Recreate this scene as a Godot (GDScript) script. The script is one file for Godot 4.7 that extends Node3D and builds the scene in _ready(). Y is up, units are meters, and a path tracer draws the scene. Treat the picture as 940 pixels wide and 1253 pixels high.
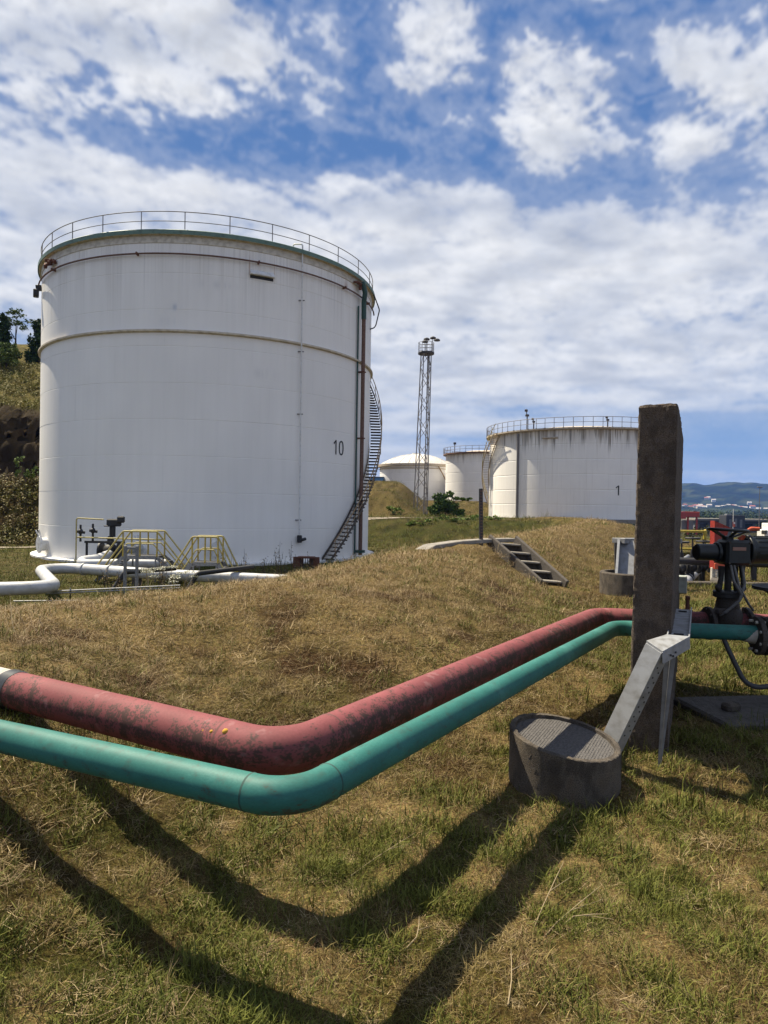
extends Node3D
# A tank farm above a town: x to the right, y up, the camera looks along -z. Depths below are written d = -z.

const SUN_AZ := -52.0     # degrees, left of straight ahead
const SUN_EL := 58.0
const FLOOR_Y := -1.42    # floor of the bund round the tall tank

var M := {}
var rng := RandomNumberGenerator.new()
var nz := FastNoiseLite.new()
var nz2 := FastNoiseLite.new()
var taken := {}


func _ready() -> void:
	rng.seed = 41
	nz.seed = 7
	nz.noise_type = FastNoiseLite.TYPE_SIMPLEX_SMOOTH
	nz.fractal_type = FastNoiseLite.FRACTAL_FBM
	nz.fractal_octaves = 4
	nz.frequency = 1.0
	nz2.seed = 19
	nz2.noise_type = FastNoiseLite.TYPE_SIMPLEX_SMOOTH
	nz2.fractal_octaves = 2
	nz2.frequency = 1.0
	# camera
	var cam := Camera3D.new()
	cam.name = "camera"
	cam.fov = 74.1
	cam.near = 0.05
	cam.far = 9000.0
	cam.position = Vector3(0, 1.6, 0)
	cam.rotation_degrees = Vector3(-0.355, 0, 0.917)
	add_child(cam)
	cam.current = true
	# sky and exposure
	var env := Environment.new()
	env.background_mode = Environment.BG_SKY
	env.sky = Sky.new()
	var pano := PanoramaSkyMaterial.new()
	pano.panorama = ImageTexture.create_from_image(sky_image())
	env.sky.sky_material = pano
	env.background_energy_multiplier = 0.46
	env.tonemap_mode = Environment.TONE_MAPPER_LINEAR
	env.tonemap_exposure = 2.0
	env.sdfgi_enabled = true
	env.ssao_enabled = true
	env.ssil_enabled = true
	env.fog_enabled = true
	env.fog_density = 0.0001
	env.fog_light_color = Color(0.45, 0.60, 0.95)
	var we := WorldEnvironment.new()
	we.name = "world_environment"
	we.environment = env
	add_child(we)
	# sun
	var sun := DirectionalLight3D.new()
	sun.name = "sun"
	sun.light_energy = 1.6
	sun.light_color = Color(1.0, 0.95, 0.85)
	sun.light_angular_distance = 0.6
	sun.shadow_enabled = true
	var az := deg_to_rad(SUN_AZ)
	var el := deg_to_rad(SUN_EL)
	var to_sun := Vector3(sin(az) * cos(el), sin(el), -cos(az) * cos(el))
	add_child(sun)
	sun.look_at_from_position(to_sun * 50.0, Vector3.ZERO, Vector3.UP)
	make_materials()
	build_terrain()
	build_tall_tank()
	build_far_tanks()
	build_background()
	build_hillside()
	build_manifold()
	build_slope_things()
	build_pipes_and_wall()
	build_valves()
	build_plants()
	build_grass()


# ---------------------------------------------------------------- sky
# soft patches of cloud: azimuth, elevation, half widths in degrees, weight
const PATCHES := [[-23.3, 33.2, 12.5, 3.6, 1.5], [-13.8, 33.0, 6.0, 2.9, 1.1], [-27.7, 28.2, 6.4, 2.8, 0.35], [-18.5, 30, 6.8, 1.4, 0.35], [-5.8, 33.5, 1.7, 2.7, 0.3], [-12, 27, 11, 1.7, -0.6], [-5.3, 29.3, 4.1, 2.3, -0.45], [-2, 33.9, 2.1, 4.2, -0.5], [-28.8, 27, 1.6, 1.4, -0.25], [3.1, 34.4, 2.8, 2.8, 0.6], [1.8, 31.3, 2.8, 1.4, 0.55], [6, 31, 2.9, 1.7, 0.5], [2.8, 36.2, 3.4, 1.4, 0.4], [8.3, 33.8, 1.4, 5.6, -0.45], [0.2, 27.4, 6.2, 1.3, -0.4], [9.1, 26.7, 3, 1.7, -0.35], [11.7, 33.5, 2.6, 1.9, 0.75], [11, 32.3, 2.4, 1, 0.4], [14.8, 33.2, 2, 1.2, 0.3], [16.8, 30.9, 2.9, 1.7, 0.7], [14.3, 28.9, 3.8, 2.5, 0.75], [12.4, 26.7, 3, 1.4, 0.35], [20.5, 29.2, 1.3, 5.4, -0.5], [17.3, 34.5, 5.6, 1, -0.5], [10.9, 35.4, 4, 0.7, -0.3], [24, 31.4, 2.8, 1.4, 0.7], [25.2, 28.4, 2.7, 2.6, 0.85], [23.5, 26, 2.9, 1.8, 0.4], [28.5, 27.7, 1.3, 3.4, 0.5], [28.1, 33.2, 1.6, 1.3, 0.35], [18.8, 24.5, 4.3, 1.3, -0.3], [25.9, 22.7, 3.4, 1.3, -0.25], [11.1, 24.4, 4, 1.2, -0.25], [-24.3, 23.7, 8, 1.8, 0.25], [-15.2, 24.5, 3.8, 1.7, 0.35], [-5.3, 25.9, 4.1, 1.7, 0.4], [3, 24.1, 7.5, 2.3, 0.45], [-3.8, 19.6, 25.6, 4.5, 0.85], [18.9, 18.8, 15.2, 3.6, 0.7], [-27.6, 17.4, 6.5, 4.9, 0.45], [1.8, 13.6, 25.7, 3.9, 0.45], [21.5, 12.4, 14.7, 3, 0.4], [15.3, 8.3, 15.7, 1.4, 0.2], [26.2, 5.1, 3.9, 1.8, -0.5], [11.4, 8, 4, 0.9, -0.35], [0.6, 4.2, 13.6, 2, 0.25], [26.2, 2.3, 4.4, 0.8, 0.1], [0, 9.5, 42, 3.2, 0.42], [-6, 5.0, 30, 2.6, 0.36], [4, 2.0, 40, 1.6, 0.22], [20, 29, 14, 6, 0.16], [9.5, 29.5, 1.6, 1.0, 0.35], [19.0, 27.2, 2.2, 0.9, 0.35], [22.0, 33.6, 2.0, 0.8, 0.3], [8.0, 35.6, 2.5, 0.8, 0.35], [-4.0, 31.5, 1.2, 1.6, 0.35], [-30, 26, 6, 3, 0.3], [-22, 24, 12, 2.2, 0.2]]


func sky_image() -> Image:
	var w := 2048
	var h := 1024
	var big := FastNoiseLite.new()
	big.seed = 5
	big.noise_type = FastNoiseLite.TYPE_SIMPLEX_SMOOTH
	big.fractal_type = FastNoiseLite.FRACTAL_FBM
	big.fractal_octaves = 6
	big.fractal_gain = 0.55
	big.frequency = 1.0
	var shade := FastNoiseLite.new()
	shade.seed = 23
	shade.noise_type = FastNoiseLite.TYPE_SIMPLEX_SMOOTH
	shade.fractal_type = FastNoiseLite.FRACTAL_FBM
	shade.fractal_octaves = 5
	shade.frequency = 1.0
	var data := PackedFloat32Array()
	data.resize(w * h * 3)
	var below := Color(0.30, 0.31, 0.30)
	for j in h:
		var el := 90.0 - (j + 0.5) * 180.0 / h
		if el < -1.0:
			for i in w:
				var n := (j * w + i) * 3
				data[n] = below.r
				data[n + 1] = below.g
				data[n + 2] = below.b
			continue
		var er := deg_to_rad(maxf(el, 0.2))
		var up := sin(er)
		var flat := cos(er)
		var air := pow(1.0 - up, 3.2)
		var blue := Color(0.078, 0.195, 0.49).lerp(Color(0.34, 0.53, 0.82), air)
		var k := 1.0 / (up + 0.16)
		# which patches reach this row
		var rows := []
		for p in PATCHES:
			var e: float = (el - p[1]) / p[3]
			if absf(e) < 2.4:
				rows.append([p[0], p[2], p[4] * exp(-e * e)])
		var veil := smoothstep(11.0, 2.0, el)
		var low := smoothstep(5.0, 15.0, el)
		var upper := smoothstep(24.0, 29.0, el)
		var amp0 := lerpf(1.35, 1.0, upper)
		var amp1 := lerpf(0.55, 1.0, upper)
		var amp2 := lerpf(0.22, 0.55, upper) * (0.3 + 0.7 * low)
		var band := 0.16 * smoothstep(17.0, 10.0, el)
		for i in w:
			var azd := wrapf((i + 0.5) * 360.0 / w, -180.0, 180.0)
			var ar := deg_to_rad(azd)
			var px := sin(ar) * flat * k
			var py := -cos(ar) * flat * k
			var c := 0.0
			for r in rows:
				var a: float = (azd - r[0]) / r[1]
				if absf(a) < 2.4:
					c += r[2] * exp(-a * a)
			c = c / (1.0 + 0.45 * maxf(c, 0.0))
			var out_of_patches := smoothstep(30.0, 42.0, absf(azd)) + smoothstep(36.0, 46.0, el)
			c += (0.34 + 0.5 * shade.get_noise_2d(px * 1.3, py * 1.3)) * minf(out_of_patches, 1.0)  # unseen cloud outside the view, thickened to brighten the light on the tank
			var wx := big.get_noise_2d(px * 5.0 + 31.0, py * 5.0) * 0.06
			var n1 := big.get_noise_2d((px + wx) * 5.5, (py - wx) * 5.5)
			var n2 := big.get_noise_2d((px - wx) * 19.0 + 60.0, (py + wx) * 19.0)
			# the same field a little nearer the sun, for the light on the cloud tops
			var sx := px * 0.965 - 0.03
			var sy := py * 0.965 - 0.01
			var m1 := big.get_noise_2d((sx + wx) * 5.5, (sy - wx) * 5.5)
			var m2 := big.get_noise_2d((sx - wx) * 19.0 + 60.0, (sy + wx) * 19.0)
			var streak := shade.get_noise_2d(azd * 0.055 + 3.0 * wx, el * 0.55 + azd * 0.008)
			n1 = lerpf(streak, n1, low)
			var d1 := n1 * amp1 + n2 * amp2
			var dens := c * amp0 + d1 - 0.19
			var lit := clampf(0.5 + (d1 - lerpf(streak, m1, low) * amp1 - m2 * amp2) * 1.15, 0.0, 1.0)
			var cover := 1.0 - exp(-2.9 * maxf(dens, 0.0))
			cover = maxf(cover, 0.20 * smoothstep(-0.9, 0.15, dens + n2 * 0.25))
			var lump := shade.get_noise_2d(px * 2.3 + 9.0, py * 3.6)
			var core := exp(-pow((azd + 20.0) / 7.0, 2.0) - pow((el - 32.8) / 2.4, 2.0))
			var thick := smoothstep(0.15, 1.25, dens * 0.75 + lump * 1.15 + 0.55 * core + band - 0.04)
			var bright := lerpf(0.86, 1.05, lit) * lerpf(1.0, 0.70, thick)
			var cloud := Color(bright * 0.985, bright * 0.995, bright * 1.02).lerp(Color(bright * 0.93, bright * 1.0, bright * 1.14), thick * 0.8)
			cloud = cloud.lerp(Color(0.52, 0.62, 0.77), veil * 0.5)
			var o := blue.lerp(cloud, cover)
			var n := (j * w + i) * 3
			data[n] = o.r
			data[n + 1] = o.g
			data[n + 2] = o.b
	return Image.create_from_data(w, h, false, Image.FORMAT_RGBF, data.to_byte_array())


# ---------------------------------------------------------------- helpers
func V(x: float, y: float, d: float) -> Vector3:
	return Vector3(x, y, -d)


func numbered(called: String) -> String:
	if not taken.has(called):
		taken[called] = 0
		return called
	taken[called] += 1
	return "%s_%03d" % [called, taken[called]]


func tag(o: Node3D, label: String, category: String, group := "", kind := "") -> Node3D:
	if label:
		o.set_meta("label", label)
	if category:
		o.set_meta("category", category)
	if group:
		o.set_meta("group", group)
	if kind:
		o.set_meta("kind", kind)
	return o


func thing(called: String, at: Vector3, label: String, category: String, group := "") -> Node3D:
	var o := Node3D.new()
	o.name = numbered(called)
	add_child(o)
	o.position = at
	return tag(o, label, category, group)


class MB:
	# collects triangles in world coordinates
	var v := PackedVector3Array()
	var n := PackedVector3Array()
	var t := PackedVector2Array()
	var c := PackedColorArray()
	var tint := Color(1, 1, 1)
	var colored := false

	func one(p: Vector3, q: Vector3, w := Vector2.ZERO) -> void:
		v.append(p)
		n.append(q)
		t.append(w)
		if colored:
			c.append(tint)

	func tri(a: Vector3, b: Vector3, d: Vector3, na: Vector3, nb: Vector3, nd: Vector3, ta := Vector2.ZERO, tb := Vector2.ZERO, td := Vector2.ZERO) -> void:
		if (b - a).cross(d - a).dot(na + nb + nd) > 0.0:
			one(a, na, ta)
			one(d, nd, td)
			one(b, nb, tb)
		else:
			one(a, na, ta)
			one(b, nb, tb)
			one(d, nd, td)

	func quad(a: Vector3, b: Vector3, d: Vector3, e: Vector3, na: Vector3, nb: Vector3, nd: Vector3, ne: Vector3, ta := Vector2.ZERO, tb := Vector2.ZERO, td := Vector2.ZERO, te := Vector2.ZERO) -> void:
		tri(a, b, d, na, nb, nd, ta, tb, td)
		tri(a, d, e, na, nd, ne, ta, td, te)

	func flat(a: Vector3, b: Vector3, d: Vector3, e: Vector3, away: Vector3) -> void:
		var q := (b - a).cross(d - a)
		if q.length_squared() < 1e-14:
			q = (d - a).cross(e - a)
		q = q.normalized()
		if q.dot(away) < 0.0:
			q = -q
		quad(a, b, d, e, q, q, q, q)

	func box(x: Transform3D, s: Vector3, bevel := 0.0) -> void:
		var h := s * 0.5
		var b: float = minf(bevel, minf(h.x, minf(h.y, h.z)) * 0.9)
		var ax := [Vector3.RIGHT, Vector3.UP, Vector3.BACK]
		for i in 3:
			var j := (i + 1) % 3
			var k := (i + 2) % 3
			for sg in [-1.0, 1.0]:
				var o: Vector3 = ax[i] * h[i] * sg
				var u: Vector3 = ax[j] * (h[j] - b)
				var w: Vector3 = ax[k] * (h[k] - b)
				flat(x * (o - u - w), x * (o + u - w), x * (o + u + w), x * (o - u + w), x.basis * (ax[i] * sg))
		if b <= 0.0:
			return
		for i in 3:
			var j := (i + 1) % 3
			var k := (i + 2) % 3
			for sj in [-1.0, 1.0]:
				for sk in [-1.0, 1.0]:
					var l: Vector3 = ax[i] * (h[i] - b)
					var p: Vector3 = ax[j] * h[j] * sj + ax[k] * (h[k] - b) * sk
					var q: Vector3 = ax[j] * (h[j] - b) * sj + ax[k] * h[k] * sk
					flat(x * (p - l), x * (p + l), x * (q + l), x * (q - l), x.basis * (ax[j] * sj + ax[k] * sk))
		for sx in [-1.0, 1.0]:
			for sy in [-1.0, 1.0]:
				for sz in [-1.0, 1.0]:
					var sv := Vector3(sx, sy, sz)
					var p1 := Vector3(h.x * sx, (h.y - b) * sy, (h.z - b) * sz)
					var p2 := Vector3((h.x - b) * sx, h.y * sy, (h.z - b) * sz)
					var p3 := Vector3((h.x - b) * sx, (h.y - b) * sy, h.z * sz)
					var q := (x.basis * sv).normalized()
					tri(x * p1, x * p2, x * p3, q, q, q)

	func bar(a: Vector3, b: Vector3, wide: float, high: float, bevel := 0.0, up := Vector3.UP) -> void:
		# a square bar from a to b
		var f := (b - a).normalized()
		if absf(f.dot(up)) > 0.98:
			up = Vector3.RIGHT
		var r := f.cross(up).normalized()
		var u := r.cross(f).normalized()
		box(Transform3D(Basis(r, u, -f), (a + b) * 0.5), Vector3(wide, high, a.distance_to(b)), bevel)

	func tube(pts: Array, radius, sides := 10, caps := true, u_scale := 1.0) -> void:
		var m := pts.size()
		var dirs := []
		for i in m:
			var f: Vector3 = (pts[mini(i + 1, m - 1)] - pts[maxi(i - 1, 0)]).normalized()
			dirs.append(f)
		var up := Vector3.UP
		if absf(dirs[0].dot(up)) > 0.95:
			up = Vector3.RIGHT
		var r: Vector3 = dirs[0].cross(up).normalized()
		var along := 0.0
		var last := []
		var lastn := []
		var lastu := 0.0
		for i in m:
			var f: Vector3 = dirs[i]
			r = (r - f * r.dot(f)).normalized()
			var u := r.cross(f).normalized()
			var rad: float = radius[i] if radius is Array or radius is PackedFloat32Array else radius
			if i > 0:
				along += pts[i].distance_to(pts[i - 1])
			var now := []
			var nown := []
			for s in sides + 1:
				var a := TAU * s / sides
				var q := (u * cos(a) + r * sin(a))
				now.append(pts[i] + q * rad)
				nown.append(q)
			if i > 0:
				for s in sides:
					quad(last[s], last[s + 1], now[s + 1], now[s], lastn[s], lastn[s + 1], nown[s + 1], nown[s], Vector2(lastu * u_scale, float(s) / sides), Vector2(lastu * u_scale, float(s + 1) / sides), Vector2(along * u_scale, float(s + 1) / sides), Vector2(along * u_scale, float(s) / sides))
			if caps and (i == 0 or i == m - 1) and rad > 0.0:
				var q: Vector3 = -f if i == 0 else f
				for s in sides:
					tri(pts[i], now[s], now[s + 1], q, q, q)
			last = now
			lastn = nown
			lastu = along

	func lathe(x: Transform3D, profile: Array, segs := 24, a0 := 0.0, a1 := TAU, smooth := false) -> void:
		# profile of Vector2(radius, height), turned about the local y axis; angle 0 faces +z
		var m := profile.size()
		var ns := []
		for i in m - 1:
			var e: Vector2 = profile[i + 1] - profile[i]
			ns.append(Vector2(e.y, -e.x).normalized() if e.length() > 0.0 else Vector2.RIGHT)
		for k in segs:
			var b0 := a0 + (a1 - a0) * k / segs
			var b1 := a0 + (a1 - a0) * (k + 1) / segs
			var d0 := Vector3(sin(b0), 0, cos(b0))
			var d1 := Vector3(sin(b1), 0, cos(b1))
			for i in m - 1:
				var p: Vector2 = profile[i]
				var q: Vector2 = profile[i + 1]
				var np: Vector2 = ns[i]
				var nq: Vector2 = ns[i]
				if smooth:
					if i > 0:
						np = (ns[i - 1] + ns[i]).normalized()
					if i < m - 2:
						nq = (ns[i + 1] + ns[i]).normalized()
				var A := x * (d0 * p.x + Vector3(0, p.y, 0))
				var B := x * (d1 * p.x + Vector3(0, p.y, 0))
				var C := x * (d1 * q.x + Vector3(0, q.y, 0))
				var D := x * (d0 * q.x + Vector3(0, q.y, 0))
				var na := (x.basis * (d0 * np.x + Vector3(0, np.y, 0))).normalized()
				var nb := (x.basis * (d1 * np.x + Vector3(0, np.y, 0))).normalized()
				var nc := (x.basis * (d1 * nq.x + Vector3(0, nq.y, 0))).normalized()
				var nd := (x.basis * (d0 * nq.x + Vector3(0, nq.y, 0))).normalized()
				if p.x > 1e-6:
					tri(A, B, C, na, nb, nc, Vector2(b0, p.y), Vector2(b1, p.y), Vector2(b1, q.y))
				if q.x > 1e-6:
					tri(A, C, D, na, nc, nd, Vector2(b0, p.y), Vector2(b1, q.y), Vector2(b0, q.y))

	func disc(a: Vector3, b: Vector3, radius: float, sides := 16, bevel := 0.0) -> void:
		# a capped cylinder from a to b
		var f := (b - a).normalized()
		var e := Vector3.UP if absf(f.y) < 0.9 else Vector3.RIGHT
		var r := f.cross(e).normalized()
		var x := Transform3D(Basis(r, f, r.cross(f)), a)
		var l := a.distance_to(b)
		if bevel > 0.0:
			lathe(x, [Vector2(0, 0), Vector2(radius - bevel, 0), Vector2(radius, bevel), Vector2(radius, l - bevel), Vector2(radius - bevel, l), Vector2(0, l)], sides)
		else:
			lathe(x, [Vector2(0, 0), Vector2(radius, 0), Vector2(radius, l), Vector2(0, l)], sides)

	func ball(at: Vector3, r: Vector3, rings := 8, sides := 12) -> void:
		var prof := []
		for i in rings + 1:
			var a := PI * i / rings
			prof.append(Vector2(sin(a), -cos(a)))
		lathe(Transform3D(Basis.from_scale(r), at), prof, sides, 0.0, TAU, true)

	func extrude(poly: Array, x: Transform3D, depth: float) -> void:
		# poly in local xy, pushed along local z from -depth/2 to depth/2
		var pts := PackedVector2Array(poly)
		var ids := Geometry2D.triangulate_polygon(pts)
		for s in [-0.5, 0.5]:
			var q: Vector3 = (x.basis.z * signf(s)).normalized()
			for i in range(0, ids.size(), 3):
				tri(x * Vector3(pts[ids[i]].x, pts[ids[i]].y, depth * s), x * Vector3(pts[ids[i + 1]].x, pts[ids[i + 1]].y, depth * s), x * Vector3(pts[ids[i + 2]].x, pts[ids[i + 2]].y, depth * s), q, q, q)
		var mid := Vector2.ZERO
		for p in pts:
			mid += p / pts.size()
		var turn := 1.0 if Geometry2D.is_polygon_clockwise(pts) else -1.0
		for i in pts.size():
			var p := pts[i]
			var q := pts[(i + 1) % pts.size()]
			var e := (q - p)
			var away := Vector3(-e.y, e.x, 0) * turn
			flat(x * Vector3(p.x, p.y, -depth * 0.5), x * Vector3(q.x, q.y, -depth * 0.5), x * Vector3(q.x, q.y, depth * 0.5), x * Vector3(p.x, p.y, depth * 0.5), x.basis * away)

	func mesh() -> ArrayMesh:
		var arr := []
		arr.resize(Mesh.ARRAY_MAX)
		arr[Mesh.ARRAY_VERTEX] = v
		arr[Mesh.ARRAY_NORMAL] = n
		arr[Mesh.ARRAY_TEX_UV] = t
		if colored:
			arr[Mesh.ARRAY_COLOR] = c
		var m := ArrayMesh.new()
		m.add_surface_from_arrays(Mesh.PRIMITIVE_TRIANGLES, arr)
		return m


func put(b: MB, called: String, material: Material, parent: Node3D = null) -> MeshInstance3D:
	# commits a mesh in world coordinates: a part of parent, or a thing of its own
	var o := place(b.mesh(), called, material, Transform3D(), parent)
	return o


func where(o: Node3D) -> Vector3:
	# world position of a node whose ancestors are only moved
	var p := Vector3.ZERO
	var k: Node = o
	while k != self and k != null:
		p += k.position
		k = k.get_parent()
	return p


func place(m: Mesh, called: String, material: Material, at: Transform3D, parent: Node3D = null) -> MeshInstance3D:
	var o := MeshInstance3D.new()
	o.mesh = m
	o.material_override = material
	o.transform = at
	if parent == null:
		o.name = numbered(called)
		add_child(o, true)
	else:
		o.name = called
		parent.add_child(o, true)
		o.position -= where(parent)
	return o


func at(p: Vector3, turn := 0.0) -> Transform3D:
	return Transform3D(Basis(Vector3.UP, turn), p)


func bend(corners: Array, radii: Array, steps := 10) -> Array:
	# a polyline through corners, rounded with the given radii
	var out := [corners[0]]
	for i in range(1, corners.size() - 1):
		var p: Vector3 = corners[i]
		var a: Vector3 = (corners[i - 1] - p).normalized()
		var b: Vector3 = (corners[i + 1] - p).normalized()
		var half := a.angle_to(b) * 0.5
		var cut: float = radii[i - 1] / tan(half)
		var mid: Vector3 = p + (a + b).normalized() * (radii[i - 1] / sin(half))
		var s := p + a * cut
		var e := p + b * cut
		for k in steps + 1:
			var q := (s - mid).slerp(e - mid, float(k) / steps)
			out.append(mid + q)
	out.append(corners[corners.size() - 1])
	return out


func path_points(pts: Array, gap: float) -> Array:
	# adds points so that no step is longer than gap
	var out := [pts[0]]
	for i in range(1, pts.size()):
		var n := int(ceil(pts[i - 1].distance_to(pts[i]) / gap))
		for k in n:
			out.append(pts[i - 1].lerp(pts[i], float(k + 1) / n))
	return out


# ---------------------------------------------------------------- materials
func lin(r: float, g: float, b: float) -> Color:
	return Color(r, g, b).linear_to_srgb()


func noise_tex(seed_: int, freq: float, stops: Array, octaves := 4, size := 512, normal := false, strength := 4.0, kind := FastNoiseLite.TYPE_SIMPLEX_SMOOTH) -> NoiseTexture2D:
	var f := FastNoiseLite.new()
	f.seed = seed_
	f.frequency = freq
	f.noise_type = kind
	f.fractal_octaves = octaves
	var t := NoiseTexture2D.new()
	t.width = size
	t.height = size
	t.seamless = true
	t.noise = f
	if normal:
		t.as_normal_map = true
		t.bump_strength = strength
	elif stops:
		var g := Gradient.new()
		var offs := PackedFloat32Array()
		var cols := PackedColorArray()
		for s in stops:
			offs.append(s[0])
			cols.append(Color(s[1], s[2], s[3]).linear_to_srgb())
		g.offsets = offs
		g.colors = cols
		t.color_ramp = g
	return t


func mat(color: Color, rough := 0.7, metal := 0.0, tex: Texture2D = null, scale := 1.0, world := true) -> StandardMaterial3D:
	var m := StandardMaterial3D.new()
	m.albedo_color = color
	m.roughness = rough
	m.metallic = metal
	if tex:
		m.albedo_texture = tex
		m.uv1_triplanar = true
		m.uv1_world_triplanar = world
		m.uv1_scale = Vector3.ONE * scale
	return m


func bumpy(m: StandardMaterial3D, t: Texture2D, amount: float) -> StandardMaterial3D:
	m.normal_enabled = true
	m.normal_texture = t
	m.normal_scale = amount
	return m


func make_materials() -> void:
	var grime := noise_tex(3, 0.012, [[0.0, 0.55, 0.52, 0.48], [0.4, 0.85, 0.84, 0.82], [0.6, 1.0, 1.0, 1.0], [1.0, 1.0, 1.0, 1.0]], 5)
	var rusty := noise_tex(8, 0.02, [[0.0, 0.35, 0.20, 0.12], [0.35, 0.8, 0.7, 0.6], [0.55, 1.0, 1.0, 1.0], [1.0, 0.9, 0.85, 0.8]], 5)
	var fine := noise_tex(11, 0.09, [], 4, 512, true, 6.0)
	var coarse := noise_tex(12, 0.05, [], 4, 512, true, 10.0)
	M.bump = coarse
	M.concrete_old = bumpy(mat(lin(0.135, 0.108, 0.088), 0.95, 0.0, noise_tex(21, 0.05, [[0.0, 0.12, 0.11, 0.10], [0.38, 0.5, 0.48, 0.46], [0.55, 0.95, 0.92, 0.88], [0.72, 1.3, 1.22, 1.1], [1.0, 2.2, 2.1, 1.9]], 6, 1024), 2.2), noise_tex(22, 0.06, [], 5, 1024, true, 14.0), 1.0)
	M.concrete_old.heightmap_enabled = false
	M.concrete_drum = bumpy(mat(lin(0.135, 0.118, 0.10), 0.95, 0.0, noise_tex(25, 0.09, [[0.0, 0.10, 0.09, 0.08], [0.36, 0.45, 0.43, 0.40], [0.55, 0.95, 0.92, 0.88], [0.7, 1.6, 1.52, 1.42], [1.0, 2.8, 2.7, 2.6]], 6, 512), 3.0), noise_tex(26, 0.12, [], 4, 512, true, 10.0), 0.8)
	M.concrete_pale = bumpy(mat(lin(0.25, 0.23, 0.20), 0.92, 0.0, grime, 0.8), fine, 0.4)
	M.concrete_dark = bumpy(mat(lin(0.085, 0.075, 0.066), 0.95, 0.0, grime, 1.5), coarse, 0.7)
	M.lid = bumpy(mat(lin(0.10, 0.094, 0.09), 0.8, 0.0, noise_tex(31, 0.03, [[0.0, 0.35, 0.34, 0.34], [0.45, 0.75, 0.74, 0.74], [0.62, 1.05, 1.04, 1.03], [1.0, 1.8, 1.8, 1.8]], 5), 3.0), fine, 0.5)
	M.galv = bumpy(mat(lin(0.30, 0.31, 0.325), 0.55, 0.2, grime, 2.0), fine, 0.15)
	M.galv_dull = mat(lin(0.22, 0.225, 0.235), 0.6, 0.3, grime, 1.4)
	M.black = mat(lin(0.018, 0.018, 0.02), 0.6, 0.0, grime, 3.0)
	M.black_dusty = bumpy(mat(lin(0.04, 0.038, 0.038), 0.75, 0.0, grime, 4.0), fine, 0.3)
	M.actuator = mat(lin(0.016, 0.020, 0.021), 0.45, 0.0, grime, 3.0)
	M.iron = bumpy(mat(lin(0.075, 0.066, 0.06), 0.8, 0.1, rusty, 5.0), fine, 0.4)
	M.rubber = mat(lin(0.05, 0.05, 0.052), 0.6, 0.0, grime, 5.0)
	M.cable = mat(lin(0.16, 0.155, 0.15), 0.7, 0.0, grime, 5.0)
	M.yellow = mat(lin(0.42, 0.33, 0.04), 0.55, 0.0, rusty, 0.9)
	M.yellow_pale = mat(lin(0.42, 0.37, 0.13), 0.6, 0.0, rusty, 0.9)
	M.white_pipe = bumpy(mat(lin(0.48, 0.49, 0.50), 0.5, 0.0, grime, 0.35), fine, 0.1)
	M.white = mat(lin(0.74, 0.74, 0.73), 0.6, 0.0, grime, 0.6)
	M.green_trim = mat(lin(0.12, 0.20, 0.16), 0.6, 0.0, grime, 0.5)
	M.beige_trim = mat(lin(0.52, 0.47, 0.39), 0.7, 0.0, rusty, 0.35)
	M.tan_trim = mat(lin(0.60, 0.53, 0.41), 0.7, 0.0, grime, 0.5)
	M.cream_trim = mat(lin(0.62, 0.58, 0.50), 0.7, 0.0, grime, 0.4)
	M.rust = mat(lin(0.15, 0.062, 0.038), 0.85, 0.0, rusty, 1.5)
	M.rust_pipe = mat(lin(0.17, 0.10, 0.075), 0.75, 0.0, rusty, 0.7)
	M.dark_green = mat(lin(0.03, 0.085, 0.075), 0.6, 0.0, rusty, 1.0)
	M.rail_grey = mat(lin(0.20, 0.20, 0.21), 0.6, 0.2, rusty, 1.2)
	M.stair = mat(lin(0.10, 0.085, 0.075), 0.75, 0.1, rusty, 1.2)
	M.stair_rail = mat(lin(0.34, 0.24, 0.13), 0.7, 0.0, rusty, 1.2)
	M.tower = mat(lin(0.22, 0.22, 0.23), 0.6, 0.2, rusty, 0.7)
	M.dark_steel = mat(lin(0.05, 0.048, 0.05), 0.6, 0.2, grime, 2.0)
	M.roof_pale = mat(lin(0.56, 0.50, 0.42), 0.85, 0.0, rusty, 0.15)
	M.blue_panel = mat(lin(0.08, 0.22, 0.45), 0.7)
	M.number = mat(lin(0.03, 0.032, 0.035), 0.8)
	M.red_cabinet = mat(lin(0.27, 0.025, 0.016), 0.5, 0.0, grime, 2.0)
	M.orange = mat(lin(0.52, 0.09, 0.035), 0.6, 0.0, grime, 4.0)
	M.cream = mat(lin(0.50, 0.47, 0.41), 0.7, 0.0, grime, 2.0)
	M.pale_green = mat(lin(0.38, 0.42, 0.38), 0.7, 0.0, grime, 2.0)
	M.label = mat(lin(0.30, 0.16, 0.12), 0.5)
	M.straw = mat(lin(0.27, 0.21, 0.12), 0.8)
	M.bark = mat(lin(0.06, 0.046, 0.033), 0.95, 0.0, grime, 2.0)
	M.dark_shaded_step = bumpy(mat(lin(0.085, 0.074, 0.064), 0.95, 0.0, grime, 2.0), coarse, 0.6)  # dark concrete of the steps, with the shade of the risers put into the colour
	M.tape = mat(lin(0.035, 0.038, 0.04), 0.35, 0.0, grime, 6.0)
	M.white_wrap = bumpy(mat(lin(0.46, 0.43, 0.38), 0.85, 0.0, grime, 4.0), fine, 0.5)
	M.roof_grey = mat(lin(0.42, 0.38, 0.34), 0.85)
	M.roof_red = mat(lin(0.30, 0.10, 0.06), 0.85)
	M.house_wall = mat(lin(0.72, 0.70, 0.66), 0.8)
	M.house_wall2 = mat(lin(0.55, 0.48, 0.38), 0.8)
	M.window = mat(lin(0.03, 0.035, 0.04), 0.15)
	M.red_steel = mat(lin(0.32, 0.045, 0.04), 0.7)
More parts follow.
